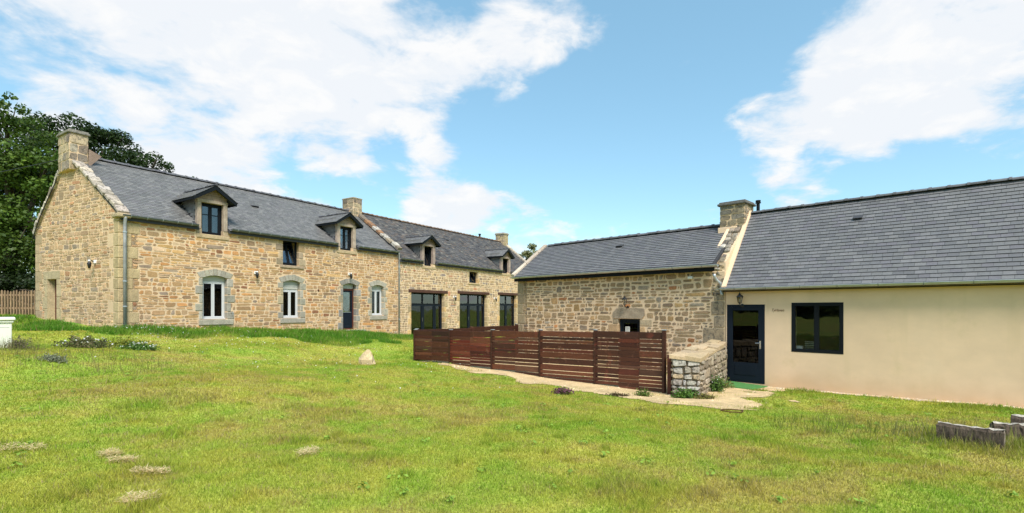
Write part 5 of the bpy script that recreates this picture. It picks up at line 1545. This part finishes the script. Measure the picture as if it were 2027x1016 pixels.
        for i, xx in ((0, -.004), (nx, l + .004)):
            g = [(xx, v[1], v[2]) for v in vs_[i * m_:(i + 1) * m_]]; mb = MB(); mb.add(g, [tuple(range(m_))], (.24, .195, .155)); mb.build('end_grain', MAT['sleeper_wood'], e)
        top = MB()
        for i in range(nx): top.add([(lambda v: (v[0], v[1], v[2] + .006))(vs_[j]) for j in (i * m_ + 4, i * m_ + 5, (i + 1) * m_ + 5, (i + 1) * m_ + 4)], [(0, 1, 2, 3)], (.52, .46, .38))
        top.build('bleached_top', MAT['sleeper_wood'], e)
    sleeper(5.98, 7.08, math.atan2(-.52, .42), .66, .25, .17, 'longest weathered timber sleeper with mossy side lying on edge in the grass', 3)
    sleeper(6.82, 7.18, math.atan2(-.30, .42), .46, .24, .2, 'short weathered timber block behind the longest sleeper', 4)
    sleeper(7.22, 7.30, math.atan2(-.35, .42), .7, .32, .2, 'brownish weathered timber block taller than the other sleepers', 5)


small_things()


# ================================================================== vegetation
def leaf_mesh(name, C, Nrm, size, col, m, parent=None, kind=None, aspect=.62):
    """rhombic leaves at points C, facing Nrm"""
    n = len(C)
    a = nrg.normal(size=(n, 3)); t = np.cross(Nrm, a); t /= np.linalg.norm(t, axis=1, keepdims=True) + 1e-9
    b = np.cross(Nrm, t); b /= np.linalg.norm(b, axis=1, keepdims=True) + 1e-9
    s = size[:, None]
    V = np.stack([C - t * s * .5, C + b * s * .5 * aspect + Nrm * s * .06, C + t * s * .5, C - b * s * .5 * aspect + Nrm * s * .06], 1).reshape(-1, 3)
    return quads(name, V, np.repeat(col, 4, 0), m, parent, kind)


def quads(name, V, col, m, parent=None, kind=None, k=4):
    n = len(V) // k
    me = bpy.data.meshes.new(name)
    me.vertices.add(len(V)); me.vertices.foreach_set('co', V.astype(np.float32).ravel())
    me.loops.add(n * k); me.loops.foreach_set('vertex_index', np.arange(n * k, dtype=np.int32))
    me.polygons.add(n); me.polygons.foreach_set('loop_start', np.arange(0, n * k, k, dtype=np.int32)); me.polygons.foreach_set('loop_total', np.full(n, k, np.int32))
    c = np.ones((len(V), 4), np.float32); c[:, :3] = col
    a = me.attributes.new('Col', 'FLOAT_COLOR', 'POINT'); a.data.foreach_set('color', c.ravel())
    me.materials.append(m); me.update()
    o = bpy.data.objects.new(name, me); COL.objects.link(o)
    if parent is not None: o.parent = parent
    if kind: o['kind'] = kind
    return o


def tree(name, loc, blobs, nleaf, size, cols, label, group, trunk_r=.3, sub=9, seed=1, fill=.35):
    r = np.random.default_rng(seed); rr = random.Random(seed)
    z0 = gz(*loc); root = empty(name, (loc[0], loc[1], z0), 0, label, 'tree', group)
    o = np.array([loc[0], loc[1], z0])
    clumps = []
    for (x, y, z, rad) in blobs:
        c = np.array([x, y, z]) - o
        for _ in range(int(sub * max(1, rad))):
            d = r.normal(size=3); d /= np.linalg.norm(d); clumps.append((c + d * rad * r.uniform(.45, 1.0), rad * r.uniform(.22, .42), r.uniform(.7, 1.3)))
    w = np.array([q[1] ** 2 for q in clumps]); w /= w.sum()
    idx = r.choice(len(clumps), nleaf, p=w)
    cc = np.array([q[0] for q in clumps])[idx]; rad = np.array([q[1] for q in clumps])[idx]; tone = np.array([q[2] for q in clumps])[idx]
    d = r.normal(size=(nleaf, 3)); d /= np.linalg.norm(d, axis=1, keepdims=True); q = r.uniform(fill, 1.12, nleaf) ** .6
    C = cc + d * (rad * q)[:, None] * np.array([1.15, 1.15, .8])
    Nn = d * .6 + r.normal(size=(nleaf, 3)) * .55 + np.array([0, 0, .45]); Nn /= np.linalg.norm(Nn, axis=1, keepdims=True)
    k = r.random(nleaf)[:, None]; col = (np.array(cols[0]) * (1 - k) + np.array(cols[1]) * k) * (tone * r.uniform(.75, 1.25, nleaf))[:, None]
    leaf_mesh('crown', C, Nn, r.uniform(.7, 1.3, nleaf) * size, col, MAT['leaf'], root)
    # trunk and limbs reaching into every blob
    mb = MB(); top = max(b[2] for b in blobs) - z0; cx = np.mean([b[0] for b in blobs]) - loc[0]; cy = np.mean([b[1] for b in blobs]) - loc[1]
    fork = top * .32
    mb.tube([(0, 0, -.3), (.02, .02, .4), (cx * .12, cy * .12, fork * .6), (cx * .25, cy * .25, fork)], [trunk_r * 1.4, trunk_r, trunk_r * .85, trunk_r * .75], 9)
    for (x, y, z, rad_) in blobs:
        e = np.array([x - loc[0], y - loc[1], z - z0]); s = np.array([cx * .25, cy * .25, fork * rr.uniform(.75, 1)])
        if e[2] < s[2]: s = np.array([cx * .1, cy * .1, max(.4, e[2] * .6)])
        mid = (s + e) / 2 + np.array([rr.uniform(-.3, .3), rr.uniform(-.3, .3), .3])
        mb.tube([tuple(s), tuple(mid), tuple(e)], [trunk_r * .5, trunk_r * .3, trunk_r * .1], 6)
        for _ in range(4):
            f = e + np.array([rr.uniform(-1, 1), rr.uniform(-1, 1), rr.uniform(-.3, 1)]) * rad_ * .8
            mb.tube([tuple(mid * .4 + e * .6), tuple(f)], [trunk_r * .16, trunk_r * .03], 5)
    mb.build('trunk', MAT['bark'], root, True)
    return root


GRP = 'trees behind the farmhouse'
tree('leafy_tree', (-24.4, 24.6), [(-24, 24, 11.5, 1.0), (-23.6, 24.4, 10.0, 1.6), (-22.4, 24.2, 8.7, 1.4), (-24.4, 24.8, 8.2, 2.1), (-22.7, 24.0, 6.5, 1.7), (-26.6, 25, 9.3, 2.4), (-23.6, 24, 4.6, 1.8),
     (-22.2, 24.3, 4.9, 1.3), (-26.8, 24.6, 6.0, 2.4), (-22.2, 24.6, 3.2, 1.2), (-25, 24, 3.4, 1.5), (-28.8, 25.5, 8, 2.4)], 60000, .17, ((.045, .095, .012), (.11, .17, .024)), 'tall bushy green tree rising behind the picket gate', GRP, .35, 11, 3)
tree('oak_tree', (-25.6, 32.5), [(-28.9, 32, 12.0, 2.0), (-27.3, 32.2, 12.7, 1.7), (-26.0, 32, 12.3, 1.7), (-24.7, 32, 11.2, 1.6), (-22.9, 32, 11.0, 1.35), (-21.6, 32.2, 9.8, .95), (-27.0, 32.6, 10.2, 2.1),
     (-24.4, 32.4, 9.6, 1.7), (-22.4, 32.2, 9.2, 1.4), (-20.2, 32.4, 9.4, .9), (-26, 33, 7.4, 2.4), (-20.7, 32.2, 10.0, .8), (-30.4, 33, 10, 2.2)], 52000, .18, ((.018, .038, .008), (.042, .075, .014)), 'dark oak tree spreading behind the farmhouse chimney', GRP, .45, 11, 5)
tree('blossom_tree', (1.9, 47), [(1.3, 47, 6.5, 1.3), (2.5, 47, 6.3, 1.3), (1.9, 47, 7.2, .9), (3.4, 47.3, 5.8, 1.1)], 6000, .19, ((.11, .13, .03), (.30, .30, .14)), 'pale green tree top showing between the long house and the barn', None, .16, 9, 8, .2)
tree('undergrowth_shrub', (-20.2, 23.2), [(-20.2, 23.2, 2.6, 1.0), (-21.3, 23.0, 2.7, 1.1), (-19.2, 23.6, 2.6, 1.0), (-22.6, 23, 2.8, 1.2), (-20.6, 23.8, 4.0, 1.4), (-19.6, 24.2, 4.2, 1.5), (-23.8, 23, 2.9, 1.2)], 22000, .15, ((.012, .024, .006), (.025, .045, .01)), 'dark shrub mass filling the shade behind the picket gate', GRP, .12, 11, 9)


def far_wood():
    """tree line that closes the field behind the viewer, one far-off mass"""
    r = np.random.default_rng(4); n = 26000
    az = r.uniform(R(62), R(285), n); rad = 46 + r.normal(size=n) * 3 + 4 * np.sin(az * 9)
    H = 5.5 + 2.2 * np.sin(az * 13) + 1.6 * np.sin(az * 31 + 1)
    z = H * r.random(n) ** .75
    C = np.stack([rad * np.sin(az), rad * np.cos(az), z + .4], 1)
    N = r.normal(size=(n, 3)); N /= np.linalg.norm(N, axis=1, keepdims=True)
    k = r.random(n)[:, None]; col = np.array([.03, .055, .012]) * (1 - k) + np.array([.07, .11, .02]) * k
    leaf_mesh('far_wood', C, N, r.uniform(.7, 1.5, n), col, MAT['leaf'], None, 'stuff')


far_wood()


def blocked(x, y):
    u, b = to_local(x, y, MO, MD); k = (u > -.6) & (u < 26.6) & (b > .01) & (b < 6.2)
    u2, b2 = to_local(x, y, RO, RD); k |= (u2 > -8.4) & (u2 < 10.6) & (b2 > -.04) & (b2 < 3.8)
    k |= (u2 > -.14) & (u2 < 1.18) & (b2 > -1.26) & (b2 < 0)
    k |= (u2 > 1) & (b2 > -.22 - .15 * vnoise(x, y, 2, 77)) & (b2 < 0)
    k |= in_poly(x, y, [(3.7, 11.8), (4.42, 11.68), (6.16, 14.4), (5.8, 14.8)])
    xw = x + (vnoise(x, y, 2.2, 31) - .5) * 1.0 + (vnoise(x, y, 9, 33) - .5) * .5; yw = y + (vnoise(x, y, 2.2, 32) - .5) * 1.0 + (vnoise(x, y, 9, 34) - .5) * .5
    on = in_poly(xw, yw, PATH); thin = vnoise(x, y, 1.7, 55) > .62
    k |= on & ~(thin & (nrg.random(len(x)) < .30))
    k |= in_poly(x, y, [(-11.3, 11.5), (-11.9, 12.1), (-12.8, 11.2), (-12.2, 10.6)])
    return k


def grass():
    r = nrg; RHO = 7600.0; xs = []; ys = []
    for (x0, x1, y0, y1) in ((-26, 17, .8, 9), (-26, 17, 9, 18), (-26, 12, 18, 36)):
        dmin = max(1.0, y0); rho = min(RHO, RHO * (5 / dmin) ** 1.55)
        n = int((x1 - x0) * (y1 - y0) * rho); 
        x = r.uniform(x0, x1, n).astype(np.float32); y = r.uniform(y0, y1, n).astype(np.float32)
        d = np.hypot(x, y); keep = (np.abs(x) < 1.22 * y + 1.5) & (r.random(n) < np.minimum(RHO, RHO * (5 / np.maximum(d, .1)) ** 1.55) / rho)
        xs.append(x[keep]); ys.append(y[keep])
    x = np.concatenate(xs).astype(float); y = np.concatenate(ys).astype(float)
    k = ~blocked(x, y); x, y = x[k], y[k]
    # nothing beyond what the two facades hide
    u, b = to_local(x, y, MO, MD); k = ~((b > 6) & (u > 0)); x, y = x[k], y[k]
    n = len(x); d = np.hypot(x, y)
    z = np.concatenate([gz2(x[i:i + 40000], y[i:i + 40000]) for i in range(0, n, 40000)])
    lush, dry, v = lawn_zone(x, y)
    u2, b2 = to_local(x, y, RO, RD)
    rim = np.clip(1 - (-b2 - .2) / 1.3, 0, 1) * (u2 > 1.1) * np.clip(vnoise(x, y, 1.2, 61) * 2 - .5, 0, 1)
    slp = np.clip(1 - np.hypot(x - 6.5, y - 6.9) / 1.0, 0, 1)
    tuft = np.clip(vnoise(x, y, 1.6, 41) * 2.6 - 1.75, 0, 1) + 1.5 * np.clip(vnoise(x, y, 4.3, 42) * 6 - 4.9, 0, 1)
    h = r.uniform(.018, .045, n) * (1 + 1.1 * tuft) + lush * r.uniform(.04, .18, n) + rim * r.uniform(.03, .14, n) + slp * r.uniform(.03, .20, n)
    h *= np.where(r.random(n) < .02, 1.8, 1.0)
    w = .0042 * (np.maximum(d, 4) / 5) ** .75 * r.uniform(.7, 1.3, n)
    az = r.uniform(0, 2 * np.pi, n); lean = r.uniform(.1, .9, n); la = r.uniform(0, 2 * np.pi, n)
    base = np.stack([x, y, z - .008], 1)
    side = np.stack([np.cos(az), np.sin(az), np.zeros(n)], 1) * w[:, None]
    tip = base + np.stack([np.cos(la) * lean * h, np.sin(la) * lean * h, h], 1)
    V = np.stack([base - side, base + side, tip], 1).reshape(-1, 3)
    c = lawn_col(x, y) * r.uniform(.70, 1.30, n)[:, None]
    g = np.clip(rim + slp * .8, 0, 1)[:, None] * .7; c = c * (1 - g) + np.array([.11, .21, .02]) * g * r.uniform(.7, 1.3, n)[:, None]
    straw = r.random(n) < (.05 + .22 * dry); c[straw] = np.array([.40, .33, .14]) * r.uniform(.7, 1.2, straw.sum())[:, None]
    quads('grass', V, np.repeat(c, 3, 0), MAT['grass'], None, 'stuff', 3)
    return n


grass()


def blades(name, cx, cy, rx, ry, n, h, w, c0, c1, lean=.6, parent=None, kind=None, seed=1, flat=False, m='grass'):
    r = np.random.default_rng(seed); a = r.uniform(0, 2 * np.pi, n); q = np.sqrt(r.random(n)); x = cx + rx * q * np.cos(a); y = cy + ry * q * np.sin(a)
    z = gz2(x, y); hh = r.uniform(.5, 1.15, n) * h; la = r.uniform(0, 2 * np.pi, n); le = r.uniform(.2, 1, n) * lean
    az = r.uniform(0, 6.28, n); side = np.stack([np.cos(az), np.sin(az), np.zeros(n)], 1) * w * r.uniform(.7, 1.3, n)[:, None]
    base = np.stack([x, y, z + (r.uniform(.02, .06, n) if flat else 0)], 1); tip = base + np.stack([np.cos(la) * le * hh, np.sin(la) * le * hh, hh * (r.uniform(-.05, .35, n) if flat else 1)], 1)
    k = r.random(n)[:, None]; c = np.array(c0) * (1 - k) + np.array(c1) * k
    V = np.stack([base - side, base + side, tip], 1).reshape(-1, 3)
    o = parent.location if parent is not None else (0, 0, 0)
    return quads(name, V - np.array(o), np.repeat(c, 3, 0), MAT[m], parent, kind, 3)


# withered clumps lying on the lawn
for i, (x, y, rx, ry, lb) in enumerate(((-4.95, 5.08, .28, .10, 'widest patch of bleached dry grass on the lawn'), (-3.88, 4.88, .10, .08, 'small bleached tuft of dry grass at the tip of a pale streak'), (-3.6, 4.68, .14, .05, 'pale curved streak of dry grass beside a small bleached tuft'),
                                  (-3.12, 4.36, .17, .05, 'narrow straw coloured streak of dry grass on the lawn'), (-2.12, 5.25, .10, .16, 'dry grass patch stretched towards the farmhouse, apart from the others'), (-2.75, 3.72, .12, .09, 'bleached clump of dry grass next to longer green tufts'))):
    e = empty('dry_grass_clump', (x, y, gzf(x, y)), 0, lb, 'dry grass', 'withered clumps on the lawn')
    blades('straw', x, y, rx, ry, 360, .07, .0045, (.80, .66, .40), (.70, .55, .28), 1.2, e, None, 50 + i, True)
    blades('stubble', x, y, rx * 1.2, ry * 1.3, 110, .04, .003, (.50, .44, .15), (.66, .52, .24), .8, e, None, 70 + i)


def plant(name, x, y, rx, ry, h, n, size, c0, c1, label, cat, group=None, flowers=None, seed=1, stems=40):
    r = np.random.default_rng(seed); z = gzf(x, y); e = empty(name, (x, y, z), 0, label, cat, group)
    d = r.normal(size=(n, 3)); d /= np.linalg.norm(d, axis=1, keepdims=True); d[:, 2] = np.abs(d[:, 2]); q = r.uniform(.35, 1.05, n)
    C = d * q[:, None] * np.array([rx, ry, h]) * (1 + .25 * np.sin(d[:, :1] * 9 + d[:, 1:2] * 7)) + np.array([0, 0, .02])
    C[:, 2] += gz2(C[:, 0] + x, C[:, 1] + y) - z
    N = d * .5 + r.normal(size=(n, 3)) * .6 + np.array([0, 0, .4]); N /= np.linalg.norm(N, axis=1, keepdims=True)
    k = r.random(n)[:, None]; col = (np.array(c0) * (1 - k) + np.array(c1) * k) * r.uniform(.7, 1.3, n)[:, None]
    leaf_mesh('foliage', C, N, r.uniform(.6, 1.3, n) * size, col, MAT['leaf'], e)
    mb = MB()
    for i in range(stems):
        j = int(r.integers(n)); p = C[j]; mb.tube([(p[0] * .3, p[1] * .3, -.02), tuple(p)], [.005, .002], 4)
    mb.build('stems', MAT['bark'], e)
    if flowers:
        nf, fs, fc, zoff = flowers; a = r.uniform(0, 6.28, nf); q = np.sqrt(r.random(nf)); P = np.stack([rx * 1.1 * q * np.cos(a), ry * 1.1 * q * np.sin(a), h * np.sqrt(np.maximum(.05, 1.1 - q * q)) * r.uniform(.8, 1.1, nf) + zoff], 1)
        blossom('flowers', P, fs, fc, e, r)
    return e


def blossom(name, P, size, fc, parent, r, kind=None):
    n = len(P); V = []; c = []
    k = 3
    C = np.repeat(P, k, 0); N = r.normal(size=(n * k, 3)) * .6 + np.array([0, -.3, 1]); N /= np.linalg.norm(N, axis=1, keepdims=True)
    col = np.array(fc)[None] * r.uniform(.8, 1.1, n * k)[:, None]
    return leaf_mesh(name, C, N, r.uniform(.7, 1.3, n * k) * size, col, MAT['flower'], parent, kind, .9)


plant('flower_patch', -10.3, 12.2, .55, .38, .24, 2600, .055, (.09, .13, .03), (.18, .14, .07), 'low bronze leaved plant patch with small white flowers in the lawn', 'plant', 'flower patches', (26, .045, (.8, .8, .74), .02), 11)
plant('yellow_flower_patch', -9.85, 13.0, .55, .3, .22, 1500, .055, (.14, .19, .02), (.24, .24, .03), 'yellow green ground cover plant behind the bronze leaved patch', 'plant', 'flower patches', (20, .03, (.75, .62, .1), .0), 12)
plant('daisy_patch', -9.35, 12.7, .45, .28, .16, 1100, .05, (.06, .14, .02), (.11, .19, .03), 'green plant patch dotted with the most white daisies', 'plant', 'flower patches', (34, .045, (.8, .8, .74), .02), 13)
plant('silver_plant', -8.83, 9.75, .25, .16, .12, 700, .035, (.17, .19, .11), (.26, .27, .18), 'small silvery grey plant growing low in the lawn', 'plant', None, None, 14)
plant('dried_lavender', -11.0, 11.25, .3, .12, .25, 700, .035, (.12, .10, .07), (.22, .18, .12), 'withered brown plant at the foot of the cream rendered block', 'plant', None, None, 15)
plant('purple_heather', 1.12, 11.2, .24, .15, .13, 900, .03, (.09, .08, .035), (.13, .12, .04), 'low heather plant with purple flowers at the edge of the path', 'plant', None, (110, .03, (.22, .07, .14), .01), 16)
plant('leafy_weed', 3.95, 11.52, .28, .16, .20, 800, .06, (.06, .14, .025), (.12, .22, .03), 'leafy green weed growing at the end of the dry stone wall', 'weed', 'weeds along the stone wall', None, 17)
plant('yellow_weed', 4.35, 11.40, .26, .14, .10, 600, .04, (.20, .21, .03), (.16, .12, .05), 'creeping yellowish weed at the corner of the dry stone wall', 'weed', 'weeds along the stone wall', None, 18)
plant('flowering_weed', 5.05, 12.55, .22, .2, .36, 1000, .05, (.05, .11, .025), (.10, .19, .03), 'tall bushy green weed with small white flowers against the stone wall side', 'weed', 'weeds along the stone wall', (8, .03, (.8, .8, .75), .02), 19)
plant('grassy_weed', 5.5, 13.2, .26, .22, .24, 700, .05, (.12, .15, .03), (.20, .21, .06), 'straggling grassy weed between the stone wall and the green mat', 'weed', 'weeds along the stone wall', None, 20)
plant('red_weed', 2.35, 11.2, .3, .12, .06, 350, .035, (.13, .05, .03), (.09, .10, .03), 'sparse reddish weed trailing on the gravel path by the fence', 'weed', None, None, 21)
plant('path_weed', 3.0, 11.55, .2, .12, .16, 500, .04, (.10, .17, .03), (.15, .22, .04), 'small tuft of green weed on the path under the last fence panel', 'weed', None, None, 22)
blades('seed_stalks', -11.0, 11.0, .8, .3, 260, .34, .004, (.25, .20, .10), (.16, .18, .05), .35, None, 'stuff', 81)
blades('seed_stalks', -8.6, 10.2, 1.6, 1.2, 500, .20, .005, (.26, .21, .09), (.20, .22, .05), .4, None, 'stuff', 82)
blades('seed_stalks', 6.3, 7.1, .9, .7, 420, .26, .005, (.16, .20, .04), (.34, .30, .14), .5, None, 'stuff', 83)
blades('seed_stalks', 5.1, 8.1, .9, .9, 420, .20, .005, (.16, .22, .03), (.26, .26, .08), .5, None, 'stuff', 84)


def daisies():
    r = np.random.default_rng(9); P = []
    for cx, cy, sx, sy, n in ((-11.0, 15.4, .6, .5, 50), (-8.9, 16.6, .9, .7, 46), (-6.0, 17.6, 1.2, .8, 34), (-4.4, 14.4, 1.6, .8, 34), (-2.5, 11.5, 2.2, 1.2, 14), (-6.5, 12.5, 2.2, 1.2, 22), (-9.5, 14.8, 1.2, .5, 34)):
        x = cx + r.normal(size=n) * sx; y = cy + r.normal(size=n) * sy; k = ~blocked(x, y); x, y = x[k], y[k]
        lush, _, _ = lawn_zone(x, y); P.append(np.stack([x, y, gz2(x, y) + .06 + .14 * lush], 1))
    blossom('daisies', np.concatenate(P), .028, (.8, .8, .74), None, r, 'stuff')


daisies()


def pebbles():
    r = np.random.default_rng(14); mb = MB()
    def put(x, y, s, c):
        z = gzf(x, y); q = [(1, 0, 0), (0, 1, 0), (-1, 0, 0), (0, -1, 0), (0, 0, .7)]
        rot = r.uniform(0, 6.28); sx, sy = s * r.uniform(.7, 1.3), s * r.uniform(.7, 1.3)
        mb.add([(x + sx * (a * math.cos(rot) - b * math.sin(rot)), y + sy * (a * math.sin(rot) + b * math.cos(rot)), z + .012 + s * c_ * r.uniform(.6, 1.1)) for a, b, c_ in q], [(0, 1, 4), (1, 2, 4), (2, 3, 4), (3, 0, 4)], c)
    for i in range(1500):     # drip strip along the annex
        u = r.uniform(1.0, 8.5); b = -r.random() ** 1.6 * .34 - .02
        put(RO[0] + RD[0] * u - RD[1] * b, RO[1] + RD[1] * u + RD[0] * b, r.uniform(.008, .028), jit((.55, .46, .34), .3))
    n = 0
    while n < 2600:
        x, y = r.uniform(-2.6, 7.2), r.uniform(9.8, 16)
        if in_poly(np.array([x]), np.array([y]), PATH)[0] and not in_poly(np.array([x]), np.array([y]), [(3.7, 11.8), (4.42, 11.68), (6.16, 14.4), (5.8, 14.8)])[0]:
            put(x, y, r.uniform(.005, .02) * (1 + 1.6 * (r.random() < .06)), jit((.56, .43, .27), .3)); n += 1
    mb.build('pebbles', MAT['pebble'], None, False, 'stuff')


pebbles()
sheet('drip_strip', [(RO[0] + RD[0] * u - RD[1] * b, RO[1] + RD[1] * u + RD[0] * b) for u, b in ((1.0, .05), (10.4, .05), (10.4, -.30), (1.0, -.30))], MAT['gravel'], .016, .08, .10)


def lawn_weeds():
    """broad-leaved rosettes (plantain, dandelion, clover) growing through the turf"""
    r = np.random.default_rng(23); C = []; N = []; S_ = []; K = []
    n = 0
    while n < 170:
        y = r.uniform(2.8, 16); x = r.uniform(-1, 1) * (y * 1.05 + 1)
        if blocked(np.array([x]), np.array([y]))[0] or vnoise(np.array([x]), np.array([y]), .5, 91)[0] < .42: continue
        z = gzf(x, y) + .03; m = int(r.integers(7, 16)); col = np.array([.22, .34, .045]) * r.uniform(.85, 1.2)
        rad = r.uniform(.03, .10)
        for k in range(m):
            a = r.uniform(0, 6.28); q = rad * r.uniform(.2, 1)
            C.append((x + q * math.cos(a), y + q * math.sin(a), z + r.uniform(0, .03))); v = np.array([.5 * math.cos(a), .5 * math.sin(a), 1]) + r.normal(size=3) * .2
            N.append(v / np.linalg.norm(v)); S_.append(r.uniform(.03, .06)); K.append(col * r.uniform(.8, 1.2))
        n += 1
    leaf_mesh('lawn_weeds', np.array(C), np.array(N), np.array(S_), np.array(K), MAT['leaf'], None, 'stuff')


lawn_weeds()
